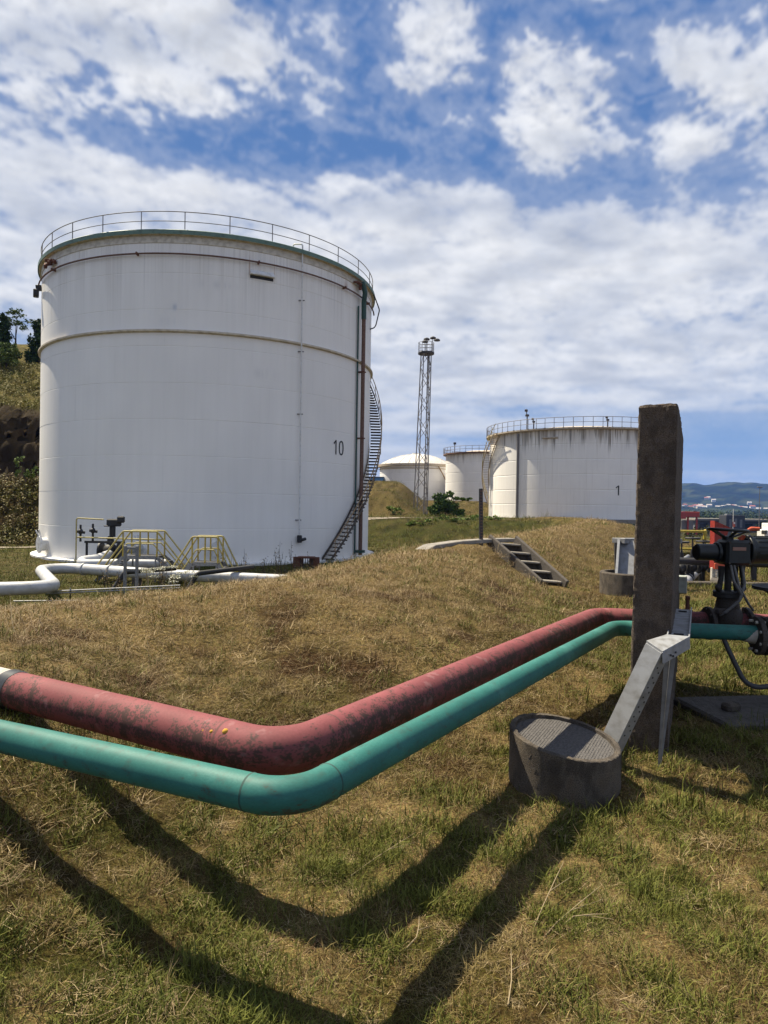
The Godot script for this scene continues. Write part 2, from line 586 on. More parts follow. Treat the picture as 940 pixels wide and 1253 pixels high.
	M.shed = mat(lin(0.16, 0.165, 0.17), 0.7, 0.0, grime, 0.2)
	M.shed_dark = mat(lin(0.03, 0.032, 0.036), 0.6)
	M.path = bumpy(mat(lin(0.23, 0.195, 0.15), 0.95, 0.0, grime, 0.6), coarse, 0.5)
	M.red_pipe = pipe_paint(Color(0.195, 0.056, 0.060), 61, 0)
	M.teal_pipe = pipe_paint(Color(0.029, 0.145, 0.124), 62, 1)
	M.weld_teal = mat(lin(0.016, 0.060, 0.052), 0.8)
	M.weld_red = mat(lin(0.105, 0.040, 0.038), 0.85)
	weather(M.concrete_old)
	weather(M.concrete_drum)
	M.ground = StandardMaterial3D.new()
	M.ground.vertex_color_use_as_albedo = true
	M.ground.roughness = 0.97
	M.ground.metallic_specular = 0.2
	M.ground.albedo_texture = ImageTexture.create_from_image(thatch_image())
	M.ground.uv1_triplanar = true
	M.ground.uv1_world_triplanar = true
	M.ground.uv1_scale = Vector3.ONE * 0.55
	bumpy(M.ground, noise_tex(77, 0.03, [], 5, 1024, true, 16.0), 1.0)
	M.leaf = StandardMaterial3D.new()
	M.leaf.vertex_color_use_as_albedo = true
	M.leaf.roughness = 0.7
	M.leaf.metallic_specular = 0.3
	M.leaf.backlight_enabled = true
	M.leaf.backlight = Color(0.25, 0.28, 0.10)
	M.leaf.cull_mode = BaseMaterial3D.CULL_DISABLED
	M.blade = M.leaf.duplicate()
	M.blade.backlight = Color(0.30, 0.27, 0.10)


func weather(m: StandardMaterial3D) -> void:
	# broad stains of moss and damp over the fine grain
	m.detail_enabled = true
	m.detail_blend_mode = BaseMaterial3D.BLEND_MODE_MUL
	m.detail_albedo = noise_tex(131, 0.014, [[0.0, 0.35, 0.34, 0.33], [0.38, 0.62, 0.58, 0.54], [0.52, 0.95, 0.93, 0.90], [0.66, 1.0, 0.95, 0.86], [1.0, 1.0, 0.86, 0.68]], 5, 512)
	m.detail_uv_layer = BaseMaterial3D.DETAIL_UV_2
	m.uv2_triplanar = true
	m.uv2_world_triplanar = true
	m.uv2_scale = Vector3(1.1, 0.55, 1.1)


func thatch_image() -> Image:
	# straw and blades lying over soil: tints round 1 that the ground colour is multiplied with
	var s := 1024
	var img := Image.create(s, s, false, Image.FORMAT_RGB8)
	img.fill(Color(0.20, 0.17, 0.13).linear_to_srgb())
	var g := RandomNumberGenerator.new()
	g.seed = 5
	for k in 52000:
		var x := g.randf() * s
		var y := g.randf() * s
		var a := g.randf() * TAU
		var l := g.randf_range(5.0, 26.0)
		var b := g.randf_range(0.28, 1.0)
		b = pow(b, 2.6) * 1.0 + 0.10
		var hue := g.randf()
		var col := Color(b, b * 0.93, b * 0.78) if hue < 0.6 else Color(b * 0.72, b * 0.86, b * 0.5)
		col = col.linear_to_srgb()
		var bendy := g.randf_range(-0.04, 0.04)
		for i in int(l):
			a += bendy
			x += cos(a)
			y += sin(a)
			img.set_pixel(posmod(int(x), s), posmod(int(y), s), col)
	return img


func pipe_paint(base: Color, seed_: int, kind: int) -> StandardMaterial3D:
	# sun-bleached paint with lichen, dirt specks and rust: u runs along the pipe (1 unit = 8 m), v round it from the top
	var w := 2048
	var h := 192
	var f := FastNoiseLite.new()
	f.seed = seed_
	f.frequency = 1.0
	f.fractal_octaves = 4
	f.fractal_gain = 0.6
	var data := PackedByteArray()
	data.resize(w * h * 3)
	for j in h:
		var v := (j + 0.5) / h
		var a := v * TAU
		var cy := cos(a) * 0.09
		var cz := sin(a) * 0.09
		var flank := exp(-pow((absf(v - 0.5) - 0.27) / 0.12, 2.0))
		for i in w:
			var x := 8.0 * (i + 0.5) / w
			var n1 := f.get_noise_3d(x * 2.0, cy * 2.0, cz * 2.0)
			var n2 := f.get_noise_3d(x * 13.0 + 7.0, cy * 13.0, cz * 13.0)
			var n3 := f.get_noise_3d(x * 80.0, cy * 80.0 + 3.0, cz * 80.0)
			var c := base * (1.0 + n1 * 0.30 + n3 * 0.22)
			if kind == 0:
				# black lichen in clusters along both flanks, and small specks everywhere
				var l := smoothstep(0.20, 0.44, n2 * 0.55 + n3 * 0.66 + n1 * 0.32 + flank * 0.46 - 0.03)
				c = c.lerp(Color(0.052, 0.032, 0.027), l * 0.92)
				var pale := smoothstep(0.30, 0.50, f.get_noise_3d(x * 7.0 + 40.0, cy * 7.0, cz * 7.0))
				c = c.lerp(Color(0.30, 0.16, 0.16), pale * 0.35)
			else:
				var low := exp(-pow((v - 0.36) / 0.10, 2.0)) + exp(-pow((v - 0.64) / 0.10, 2.0))
				var l := smoothstep(0.40, 0.50, n2 * 0.55 + n3 * 0.5 + 0.20 * low + 0.16 * n1 + 0.30 * low * exp(-pow((x - 5.80) / 0.22, 2.0)))
				c = c.lerp(Color(0.060, 0.035, 0.025), l * 0.85)
				var pale := smoothstep(0.0, 0.5, n1 + n3 * 0.4)
				c = c.lerp(Color(0.075, 0.20, 0.175), pale * 0.35)
				c = c.lerp(Color(0.035, 0.070, 0.058), smoothstep(0.10, 0.55, n2 + n3 * 0.5) * 0.45)
			c = c.linear_to_srgb()
			var n := (j * w + i) * 3
			data[n] = int(clampf(c.r, 0, 1) * 255.0)
			data[n + 1] = int(clampf(c.g, 0, 1) * 255.0)
			data[n + 2] = int(clampf(c.b, 0, 1) * 255.0)
	var m := StandardMaterial3D.new()
	m.albedo_texture = ImageTexture.create_from_image(Image.create_from_data(w, h, false, Image.FORMAT_RGB8, data))
	m.roughness = 0.72 if kind == 0 else 0.58
	m.metallic_specular = 0.35
	return m


func shell_paint(seed_: int, streaks: float, w: int, dull: Color, spots: Array) -> StandardMaterial3D:
	# white tank paint: faint rain marks, rust and dirt runs that hang from the top edge; u round the tank, v up it
	var h := w / 4
	var f := FastNoiseLite.new()
	f.seed = seed_
	f.frequency = 1.0
	f.fractal_octaves = 4
	var data := PackedByteArray()
	data.resize(w * h * 3)
	var runs := PackedFloat32Array()
	var lens := PackedFloat32Array()
	var browns := PackedFloat32Array()
	for i in w:
		var a := TAU * i / w
		var p := Vector2(cos(a), sin(a))
		var fine := f.get_noise_3d(p.x * 75.0, p.y * 75.0, 1.0)
		var mid := f.get_noise_3d(p.x * 9.0, p.y * 9.0, 5.0)
		runs.append(smoothstep(-0.22, 0.42, fine * 0.9 + mid * 0.6))
		lens.append(0.06 + 0.26 * clampf(0.45 + mid * 0.9 + f.get_noise_3d(p.x * 70.0, p.y * 70.0, 9.0) * 0.9, 0.0, 1.0))
		browns.append(clampf(0.5 + 1.4 * f.get_noise_3d(p.x * 16.0, p.y * 16.0, 13.0), 0.0, 1.0))
	for j in h:
		var v := 1.0 - (j + 0.5) / h
		for i in w:
			var a := TAU * i / w
			var px := cos(a) * 5.0
			var py := sin(a) * 5.0
			var n1 := f.get_noise_3d(px * 0.5, py * 0.5, v * 3.0)
			var n2 := f.get_noise_3d(px * 6.0, py * 6.0, v * 2.0 + 4.0)
			var b := 0.87 * (1.0 + n1 * 0.06 + n2 * 0.035)
			var c := Color(b, b * 0.99, b * 0.97) * dull
			var drop := 1.0 - v
			var reach: float = lens[i]
			var s: float = runs[i] * smoothstep(reach, reach * 0.25, drop) * streaks * (0.75 + 0.5 * n2)
			c = c.lerp(Color(0.20, 0.15, 0.10).lerp(Color(0.13, 0.125, 0.115), browns[i]), clampf(s, 0.0, 0.85))
			c = c.lerp(Color(0.42, 0.35, 0.26), clampf(streaks, 0.0, 1.0) * 0.35 * smoothstep(0.22, 0.0, drop + n2 * 0.12))
			# thin runs down the whole shell
			c = c.lerp(Color(0.52, 0.47, 0.40), smoothstep(0.30, 0.65, f.get_noise_3d(px * 14.0, py * 14.0, v * 0.7 + 20.0)) * 0.22 * streaks)
			for k in spots:
				var e := Vector2(wrapf(a - k[0], -PI, PI) / k[2], (v - k[1]) / k[3])
				var q := e.length_squared()
				if q < 4.0:
					c = c.lerp(k[4], k[5] * exp(-q * 1.5) * clampf(0.5 + n2 * 2.2, 0.0, 1.0))
			c = c.linear_to_srgb()
			var n := (j * w + i) * 3
			data[n] = int(clampf(c.r, 0, 1) * 255.0)
			data[n + 1] = int(clampf(c.g, 0, 1) * 255.0)
			data[n + 2] = int(clampf(c.b, 0, 1) * 255.0)
	var m := StandardMaterial3D.new()
	m.albedo_texture = ImageTexture.create_from_image(Image.create_from_data(w, h, false, Image.FORMAT_RGB8, data))
	m.roughness = 0.6
	m.metallic_specular = 0.4
	return m


# ---------------------------------------------------------------- terrain
# crest of the earth bank: x, d, height, width of its front slope
const CREST := [[-30.0, 1.0, 0.65, 3.4], [-14.0, 3.2, 0.65, 3.4], [-9.0, 4.2, 0.65, 3.4], [-3.45, 5.9, 0.66, 3.4], [-1.2, 7.5, 0.72, 3.8], [-0.24, 10.0, 0.74, 4.0], [0.9, 13.8, 0.80, 3.2], [2.2, 15.5, 0.86, 2.6], [6.8, 27.0, 0.85, 4.0], [13.2, 42.0, 0.95, 5.0], [18.0, 58.0, 0.9, 6.0], [20.0, 90.0, 0.9, 9.0], [22.0, 220.0, 0.9, 9.0]]


func ss(a: float, b: float, x: float) -> float:
	return smoothstep(a, b, x)


func land(x: float, d: float) -> Vector4:
	# height, distance from the crest (positive on the camera's side), hill share, bare earth share
	var best := 1e9
	var side := 1.0
	var hc := 0.9
	var wf := 3.4
	var p := Vector2(x, d)
	for i in CREST.size() - 1:
		var a := Vector2(CREST[i][0], CREST[i][1])
		var e := Vector2(CREST[i + 1][0], CREST[i + 1][1]) - a
		var t := clampf((p - a).dot(e) / e.length_squared(), 0.0, 1.0)
		var q := p - a - e * t
		var l := q.length_squared()
		if l < best:
			best = l
			side = 1.0 if e.cross(q) < 0.0 else -1.0
			hc = lerpf(CREST[i][2], CREST[i + 1][2], t)
			wf = lerpf(CREST[i][3], CREST[i + 1][3], t)
	var dist := sqrt(best)
	var y := 0.0
	# level of the yard on the camera's side, falling away towards the town
	var yard := -6.0 * ss(30.0, 160.0, d) * ss(0.26, 0.40, x / maxf(d, 1.0))
	var far := 0.62 * ss(56.0, 68.0, d - x * 0.2)
	far += 2.3 * ss(92.0, 108.0, d) * ss(60.0, 48.0, x)
	far += 3.1 * ss(6.0, 1.0, x - 0.9 * sin(d * 0.2)) * ss(74.0, 84.0, d) * (1.0 - 0.4 * ss(100.0, 130.0, d))
	if side > 0.0:
		y = lerpf(hc, yard + far * ss(60.0, 75.0, d) * ss(0.44, 0.36, x / maxf(d, 1.0)), ss(0.0, 1.0, dist / wf))
		var left := 0.66 * ss(-0.4, -2.7, x) * ss(-1.0, 2.2, d)
		if left > 0.0:
			y = maxf(y, left)
	else:
		var basin := lerpf(FLOOR_Y, far, ss(55.0, 66.0, d - x * 0.2))
		y = lerpf(hc, basin, ss(0.0, 1.0, dist / 5.5))
	# wooded hillside behind and left of the tall tank
	var hill := 0.0
	var bare := 0.0
	if d > 42.0 and x < -2.0:
		var share := ss(-0.16, -0.30, x / d)
		var s := d - 46.0 + 0.02 * (x + 25.0) + nz2.get_noise_2d(x * 0.06, d * 0.05) * 1.2
		var up := 4.3 * ss(0.5, 6.5, s) + 5.2 * ss(6.9, 10.4, s) + 5.8 * ss(9.5, 26.0, s) + 6.0 * ss(24.0, 70.0, s)
		hill = share * ss(0.0, 1.0, s)
		bare = ss(6.8, 7.3, s) * ss(10.4, 9.7, s) * share
		y += share * (up + bare * (nz.get_noise_2d(x * 0.08, up * 1.6) * 0.9 + nz.get_noise_2d(x * 0.35, d * 1.2) * 0.4))
	y += nz2.get_noise_2d(x * 0.35, d * 0.35) * 0.05 * ss(1.0, 6.0, d)
	y += nz2.get_noise_2d(x * 1.7 + 9.0, d * 1.7) * 0.016
	y += nz.get_noise_2d(x * 5.0, d * 5.0 + 40.0) * 0.022 * ss(60.0, 20.0, d)
	y += nz2.get_noise_2d(x * 2.4 + 20.0, d * 2.4) * 0.014 * ss(60.0, 20.0, d)
	# bed of the steps in the bank
	if d > 13.2 and d < 16.0 and x > 1.8 and x < 4.2:
		var s := Vector2(x, d)
		var q := Geometry2D.get_closest_point_to_segment(s, Vector2(2.6, 15.3), Vector2(3.4, 13.78))
		y -= 0.26 * ss(0.62, 0.40, q.distance_to(s)) * ss(0.0, 0.4, y)
	# the sunken pipe trench in the yard
	if in_trench(x, d):
		y -= 1.3
	return Vector4(y, dist * side, hill, bare)


func trench_x(d: float) -> float:
	return 5.55 + (d - 15.2) * 0.53


func in_trench(x: float, d: float) -> bool:
	return d > 15.2 and d < 27.0 and x > trench_x(d) and x < trench_x(d) + 1.9


func high(x: float, d: float) -> float:
	return land(x, d).x


func ground_color(x: float, d: float, l: Vector4) -> Color:
	var a := nz.get_noise_2d(x * 0.55, d * 0.55)
	var b := nz.get_noise_2d(x * 2.3 + 50.0, d * 2.3)
	var c := nz2.get_noise_2d(x * 0.13, d * 0.13 + 30.0)
	var straw := Color(0.41, 0.30, 0.165)
	var brown := Color(0.107, 0.0602, 0.0292)
	var green := Color(0.0903, 0.107, 0.0215)
	var olive := Color(0.15, 0.122, 0.043)
	var o := olive.lerp(straw, ss(-0.25, 0.5, a + b * 0.5))
	var g := ss(0.0, 0.5, a * 0.6 - b * 0.8 + c * 0.5)
	var m := ss(0.05, 0.45, -a * 0.5 + nz.get_noise_2d(x * 1.1 + 80.0, d * 1.1) * 0.9)
	var dist := l.y
	if dist > 0.0:
		# camera's side: dry mown slope, greener on the level
		var on_bank := ss(4.6, 2.0, dist) * (1.0 - 0.5 * ss(9.0, 14.0, d))
		o = o.lerp(straw, ss(3.2, 0.3, dist) * 0.8)
		o = o.lerp(brown, m * (0.40 + 0.60 * on_bank) * (1.0 - 0.7 * ss(1.4, 0.2, dist)))
		o = o.lerp(green, g * (0.75 - 0.55 * on_bank))
		if d > 11.0:
			o = o.lerp(straw, 0.30 * ss(11.0, 20.0, d))
	else:
		var inside := ss(0.5, 5.0, -dist)
		o = o.lerp(straw, (1.0 - inside) * 0.6)
		o = o.lerp(green * 1.1, inside * (0.55 + 0.4 * g))
		o = o.lerp(brown, m * 0.3)
		if d > 50.0:
			var slope := ss(55.0, 58.0, d - x * 0.2) * ss(69.0, 64.0, d - x * 0.2)
			o = o.lerp(Color(0.0989, 0.116, 0.0296), slope * (0.35 + 0.4 * g))
			o = o.lerp(straw * 0.85, ss(66.0, 72.0, d) * 0.55)
	if l.z > 0.0:
		var patch := nz.get_noise_2d(x * 1.3 + l.x * 0.4, d * 1.3 + l.x)
		var wild := Color(0.15, 0.105, 0.05).lerp(Color(0.115, 0.115, 0.032), ss(-0.2, 0.4, nz.get_noise_2d(x * 0.3, l.x * 0.6)))
		wild = wild.lerp(Color(0.25, 0.215, 0.065), ss(8.0, 10.5, l.x) * 0.85)
		wild = wild * (1.0 + 1.1 * patch)
		o = o.lerp(wild, l.z)
		var strata := nz.get_noise_2d(x * 0.06, l.x * 2.6)
		o = o.lerp(Color(0.092, 0.074, 0.0578).lerp(Color(0.0423, 0.0339, 0.0282), ss(-0.2, 0.3, strata)), l.w)
	if d > 30.0:
		o = o * (1.0 + 0.9 * nz.get_noise_2d(x * 0.9, d * 0.45) * ss(30.0, 45.0, d))
	if d > 120.0:
		o = o.lerp(Color(0.0494, 0.0564, 0.0247), ss(120.0, 240.0, d) * 0.8)
	return o


func build_terrain() -> void:
	var angles := PackedFloat32Array()
	var a := -180.0
	while a < 180.0:
		angles.append(a)
		a += 0.36 if absf(a) < 46.0 else 4.0
	angles.append(180.0)
	var radii := PackedFloat32Array([0.0])
	var r := 0.5
	while r < 5200.0:
		radii.append(r)
		r *= 1.017 if r > 40.0 else (1.02 if r > 3.0 else 1.05)
		if r > 150.0:
			r *= 1.03
	var w := angles.size()
	var h := radii.size()
	var v := PackedVector3Array()
	var c := PackedColorArray()
	v.resize(w * h)
	c.resize(w * h)
	for j in h:
		for i in w:
			var x := sin(deg_to_rad(angles[i])) * radii[j]
			var d := cos(deg_to_rad(angles[i])) * radii[j]
			var l := land(x, d)
			v[j * w + i] = V(x, l.x, d)
			c[j * w + i] = ground_color(x, d, l)
	var n := PackedVector3Array()
	n.resize(w * h)
	var ids := PackedInt32Array()
	for j in h:
		for i in w:
			var e := v[j * w + mini(i + 1, w - 1)] - v[j * w + maxi(i - 1, 0)]
			var f := v[mini(j + 1, h - 1) * w + i] - v[maxi(j - 1, 0) * w + i]
			var q := e.cross(f).normalized()
			if j == 0:
				q = Vector3.UP
			n[j * w + i] = q if q.y >= 0.0 else -q
			if i < w - 1 and j < h - 1:
				var k := j * w + i
				ids.append_array(PackedInt32Array([k, k + w, k + w + 1, k, k + w + 1, k + 1]))
	var arr := []
	arr.resize(Mesh.ARRAY_MAX)
	arr[Mesh.ARRAY_VERTEX] = v
	arr[Mesh.ARRAY_NORMAL] = n
	arr[Mesh.ARRAY_COLOR] = c
	arr[Mesh.ARRAY_INDEX] = ids
	var m := ArrayMesh.new()
	m.add_surface_from_arrays(Mesh.PRIMITIVE_TRIANGLES, arr)
	var o := place(m, "ground", M.ground, Transform3D())
	o.set_meta("kind", "structure")
	# paths of pale gravel
	ribbon("path", [[-70.0, 43.0], [-40.0, 43.8], [-24.0, 44.4], [-12.0, 57.0], [-4.0, 63.0], [0.0, 66.5], [4.5, 72.0], [9.0, 76.5], [16.0, 80.0]], 1.7, M.path)


func ribbon(called: String, pts: Array, wide: float, material: Material) -> void:
	var curve := []
	for p in pts:
		curve.append(Vector3(p[0], 0, -p[1]))
	curve = path_points(curve, 0.8)
	var b := MB.new()
	var rows := []
	for i in curve.size():
		var f: Vector3 = (curve[mini(i + 1, curve.size() - 1)] - curve[maxi(i - 1, 0)]).normalized()
		var s := f.cross(Vector3.UP)
		var row := []
		for k in 4:
			var q: Vector3 = curve[i] + s * wide * (k / 3.0 - 0.5) * (1.0 + 0.12 * nz.get_noise_2d(i * 0.3, k))
			row.append(Vector3(q.x, high(q.x, -q.z) + 0.04, q.z))
		rows.append(row)
	for i in rows.size() - 1:
		for k in 3:
			b.flat(rows[i][k], rows[i][k + 1], rows[i + 1][k + 1], rows[i + 1][k], Vector3.UP)
	put(b, called, material).set_meta("kind", "structure")


func build_hillside() -> void:
	# the cut hillside left of the tall tank, in finer steps than the ground sheet
	var nx := 130
	var ns := 150
	var v := PackedVector3Array()
	var c := PackedColorArray()
	var n := PackedVector3Array()
	var ids := PackedInt32Array()
	for j in ns:
		for i in nx:
			var x := -56.0 + 44.0 * i / (nx - 1.0)
			var d := 46.2 + 36.0 * pow(j / (ns - 1.0), 1.35)
			var l := land(x, d)
			var y := l.x + 0.05 + nz.get_noise_2d(x * 1.1, d * 1.1) * 0.22 * ss(46.5, 48.0, d)
			var ledge := nz.get_noise_2d(x * 0.05, l.x * 1.5) + 0.5 * nz.get_noise_2d(x * 0.35, l.x * 3.2)
			var lean := l.w * (0.2 + 0.55 * ledge)
			v.append(V(x, y - 0.05 * l.w, d - lean))
			var o := ground_color(x, d, l)
			var strata := nz.get_noise_2d(x * 0.05 + 5.0, l.x * 2.0) + 0.5 * nz.get_noise_2d(x * 0.9, l.x * 5.0)
			o = o.lerp(Color(0.16, 0.12, 0.09).lerp(Color(0.075, 0.058, 0.045), ss(-0.25, 0.35, strata)), l.w)
			c.append(o)
	n.resize(nx * ns)
	for j in ns:
		for i in nx:
			var e := v[j * nx + mini(i + 1, nx - 1)] - v[j * nx + maxi(i - 1, 0)]
			var f := v[mini(j + 1, ns - 1) * nx + i] - v[maxi(j - 1, 0) * nx + i]
			var q := e.cross(f).normalized()
			n[j * nx + i] = q if q.y >= 0.0 else -q
			if i < nx - 1 and j < ns - 1:
				var k := j * nx + i
				ids.append_array(PackedInt32Array([k, k + nx, k + nx + 1, k, k + nx + 1, k + 1]))
	var arr := []
	arr.resize(Mesh.ARRAY_MAX)
	arr[Mesh.ARRAY_VERTEX] = v
	arr[Mesh.ARRAY_NORMAL] = n
	arr[Mesh.ARRAY_COLOR] = c
	arr[Mesh.ARRAY_INDEX] = ids
	var m := ArrayMesh.new()
	m.add_surface_from_arrays(Mesh.PRIMITIVE_TRIANGLES, arr)
	place(m, "hillside", M.ground, Transform3D()).set_meta("kind", "structure")


# ---------------------------------------------------------------- tanks
func shell_plates(t: Node3D, c: Vector3, R: float, H: float, courses: int, plates: int, groove: float, m: Material) -> void:
	for i in courses:
		var y0 := H * i / courses
		var y1 := H * (i + 1) / courses
		for k in plates:
			var a0 := TAU * (k + (0.5 if i % 2 else 0.0)) / plates
			var a1 := a0 + TAU / plates
			var b := MB.new()
			var r := R + rng.randf_range(-0.003, 0.003)
			var g := groove
			var prof := [Vector2(r - g * 0.45, y0), Vector2(r, y0 + g), Vector2(r, y1 - g), Vector2(r - g * 0.45, y1)]
			var segs := 8
			var gap := g * 0.12 / R
			# lay the patch with texture coordinates round and up the tank
			for s in segs:
				var b0 := a0 + gap + (a1 - a0 - 2.0 * gap) * s / segs
				var b1 := a0 + gap + (a1 - a0 - 2.0 * gap) * (s + 1) / segs
				var d0 := Vector3(sin(b0), 0, cos(b0))
				var d1 := Vector3(sin(b1), 0, cos(b1))
				for q in 3:
					var p: Vector2 = prof[q]
					var u: Vector2 = prof[q + 1]
					var tilt := Vector2(u.y - p.y, p.x - u.x).normalized()
					var n0 := (d0 * tilt.x + Vector3(0, tilt.y, 0)).normalized()
					var n1 := (d1 * tilt.x + Vector3(0, tilt.y, 0)).normalized()
					b.quad(d0 * p.x + Vector3(0, p.y, 0), d1 * p.x + Vector3(0, p.y, 0), d1 * u.x + Vector3(0, u.y, 0), d0 * u.x + Vector3(0, u.y, 0), n0, n1, n1, n0, Vector2(b0 / TAU, 1.0 - p.y / H), Vector2(b1 / TAU, 1.0 - p.y / H), Vector2(b1 / TAU, 1.0 - u.y / H), Vector2(b0 / TAU, 1.0 - u.y / H))
			place(b.mesh(), "shell_plate", m, Transform3D(Basis(), c), t)
	var inner := MB.new()
	inner.lathe(at(c), [Vector2(R - groove * 0.5 - 0.004, 0.02), Vector2(R - groove * 0.5 - 0.004, H - 0.02)], 96)
	put(inner, "seam_backing", M.white, t)


func on_tank(c: Vector3, R: float, deg: float, y: float) -> Vector3:
	var a := deg_to_rad(deg)
	return Vector3(c.x + R * sin(a), y, c.z + R * cos(a))


func arc(c: Vector3, R: float, d0: float, d1: float, y0: float, y1: float, steps: int) -> Array:
	var out := []
	for i in steps + 1:
		var f := float(i) / steps
		out.append(on_tank(c, R, lerpf(d0, d1, f), lerpf(y0, y1, f)))
	return out


func railing(t: Node3D, c: Vector3, R: float, y: float, tall: float, posts: int, phase: float, radius: float, m: Material, mids := 1) -> void:
	var rail := MB.new()
	rail.tube(arc(c, R, 0, 360, y + tall, y + tall, 120), radius, 6, false)
	put(rail, "top_rail", m, t)
	for k in mids:
		var mid := MB.new()
		var f := float(k + 1) / (mids + 1)
		mid.tube(arc(c, R, 0, 360, y + tall * f, y + tall * f, 120), radius * 0.85, 6, false)
		put(mid, "mid_rail", m, t)
	var one := MB.new()
	one.tube([Vector3(0, 0, 0), Vector3(0, tall, 0)], radius, 6)
	one.box(at(Vector3(0, 0.02, 0)), Vector3(0.12, 0.04, 0.12))
	var pm := one.mesh()
	for k in posts:
		place(pm, "rail_post", m, at(on_tank(c, R, phase + 360.0 * k / posts, y), deg_to_rad(phase + 360.0 * k / posts)), t)


func number_text(text: String, size: float, c: Vector3, R: float, deg: float, y: float, t: Node3D, wide := 1.0) -> void:
	var tm := TextMesh.new()
	var f := SystemFont.new()
	f.font_names = PackedStringArray(["Droid Sans"])
	tm.font = f
	tm.text = text
	tm.font_size = 64
	tm.pixel_size = size / 46.0
	tm.depth = 0.012
	var x := at(on_tank(c, R + 0.008, deg, y), deg_to_rad(deg))
	x.basis = x.basis * Basis.from_scale(Vector3(wide, 1, 1))
	place(tm, "painted_number", M.number, x, t)


func build_tall_tank() -> void:
	var c := V(-11.0, FLOOR_Y, 43.63)
	var R := 9.99
	var H := 16.3
	var top := FLOOR_Y + H
	var t := thing("storage_tank", c, "tall white storage tank numbered 10 with spiral stair", "tank", "white storage tanks")
	var blue := Color(0.36, 0.42, 0.52)
	var rust := Color(0.36, 0.17, 0.07)
	var stains := [[deg_to_rad(2.3), 0.785, 0.035, 0.012, blue, 0.55], [deg_to_rad(0.5), 0.74, 0.06, 0.02, blue, 0.22], [deg_to_rad(23.4), 0.93, 0.004, 0.03, rust, 0.7], [deg_to_rad(30.9), 0.92, 0.004, 0.045, rust, 0.8], [deg_to_rad(14.0), 0.86, 0.12, 0.015, Color(0.5, 0.5, 0.5), 0.3], [deg_to_rad(28.0), 0.60, 0.1, 0.02, Color(0.55, 0.55, 0.55), 0.3], [deg_to_rad(-30.0), 0.965, 0.03, 0.02, rust, 0.4], [deg_to_rad(60.0), 0.955, 0.03, 0.02, rust, 0.5]]
	var skin := shell_paint(3, 0.20, 2048, Color(1.0, 0.985, 0.955), stains)
	shell_plates(t, c, R, H, 9, 12, 0.023, skin)
	var b := MB.new()
	b.lathe(at(c), [Vector2(R - 0.1, H - 0.05), Vector2(R * 0.5, H + 0.5), Vector2(0, H + 0.7)], 64, 0, TAU, true)
	put(b, "roof", M.roof_pale, t)
	b = MB.new()
	b.lathe(at(c), [Vector2(R - 0.02, -0.02), Vector2(R + 0.42, -0.04), Vector2(R + 0.42, 0.09), Vector2(R - 0.02, 0.12)], 96)
	put(b, "base_ring", M.white, t)
	# girder ring, two thirds up
	b = MB.new()
	b.lathe(at(c), [Vector2(R - 0.02, 11.52), Vector2(R + 0.15, 11.57), Vector2(R + 0.15, 11.66), Vector2(R - 0.02, 11.69)], 128)
	put(b, "girder_ring", M.tan_trim, t)
	# rim: beige band, green gutter, walkway plate
	b = MB.new()
	b.lathe(at(c), [Vector2(R + 0.005, H - 0.36), Vector2(R + 0.03, H - 0.34), Vector2(R + 0.03, H + 0.02), Vector2(R + 0.16, H + 0.06)], 128)
	put(b, "rim_band", M.cream_trim, t)
	b = MB.new()
	b.lathe(at(c), [Vector2(R - 0.3, H + 0.07), Vector2(R + 0.17, H + 0.07), Vector2(R + 0.22, H + 0.02), Vector2(R + 0.22, H + 0.23), Vector2(R + 0.19, H + 0.26), Vector2(R - 0.3, H + 0.26)], 128)
	put(b, "gutter_ring", M.green_trim, t)
	railing(t, c, R + 0.05, top + 0.24, 0.95, 29, 5.3, 0.024, M.rail_grey)
	# spray ring of brown pipe with its brackets
	b = MB.new()
	b.tube(arc(c, R + 0.16, -60, 90, top - 0.92, top - 0.92, 90), 0.045, 8)
	put(b, "spray_pipe", M.rust_pipe, t)
	for deg in [-42.0, -8.0, 26.0, 58.0, 76.0]:
		b = MB.new()
		b.bar(on_tank(c, R, deg, top - 0.92), on_tank(c, R + 0.25, deg, top - 0.92), 0.07, 0.14, 0.01)
		put(b, "pipe_bracket", M.rust, t)
	for deg in [-43.0, 68.0]:
		b = MB.new()
		for k in 7:
			var p := on_tank(c, R + rng.randf_range(0.08, 0.3), deg + rng.randf_range(-4.0, 3.0), top - rng.randf_range(0.15, 0.6))
			b.box(Transform3D(Basis(Vector3(0.3, 1, 0.2).normalized(), rng.randf() * 6.0), p), Vector3(rng.randf_range(0.15, 0.5), rng.randf_range(0.1, 0.22), 0.16), 0.03)
		put(b, "rusty_fitting", M.rust, t)
	# vent hood
	b = MB.new()
	for k in 6:
		var d0 := 23.6 + 7.2 * k / 6.0
		var d1 := 23.6 + 7.2 * (k + 1) / 6.0
		b.flat(on_tank(c, R, d0, top - 1.28), on_tank(c, R, d1, top - 1.28), on_tank(c, R + 0.2, d1, top - 1.5), on_tank(c, R + 0.2, d0, top - 1.5), Vector3(0, 1, 1))
		b.flat(on_tank(c, R + 0.2, d0, top - 1.5), on_tank(c, R + 0.2, d1, top - 1.5), on_tank(c, R + 0.2, d1, top - 1.56), on_tank(c, R + 0.2, d0, top - 1.56), Vector3(0, 0, 1))
		b.flat(on_tank(c, R + 0.2, d0, top - 1.56), on_tank(c, R + 0.2, d1, top - 1.56), on_tank(c, R, d1, top - 1.56), on_tank(c, R, d0, top - 1.56), Vector3.DOWN)
	put(b, "vent_hood", M.white, t)
	b = MB.new()
	b.lathe(at(c), [Vector2(R + 0.006, H - 1.72), Vector2(R + 0.012, H - 1.57)], 8, deg_to_rad(23.7), deg_to_rad(30.7))
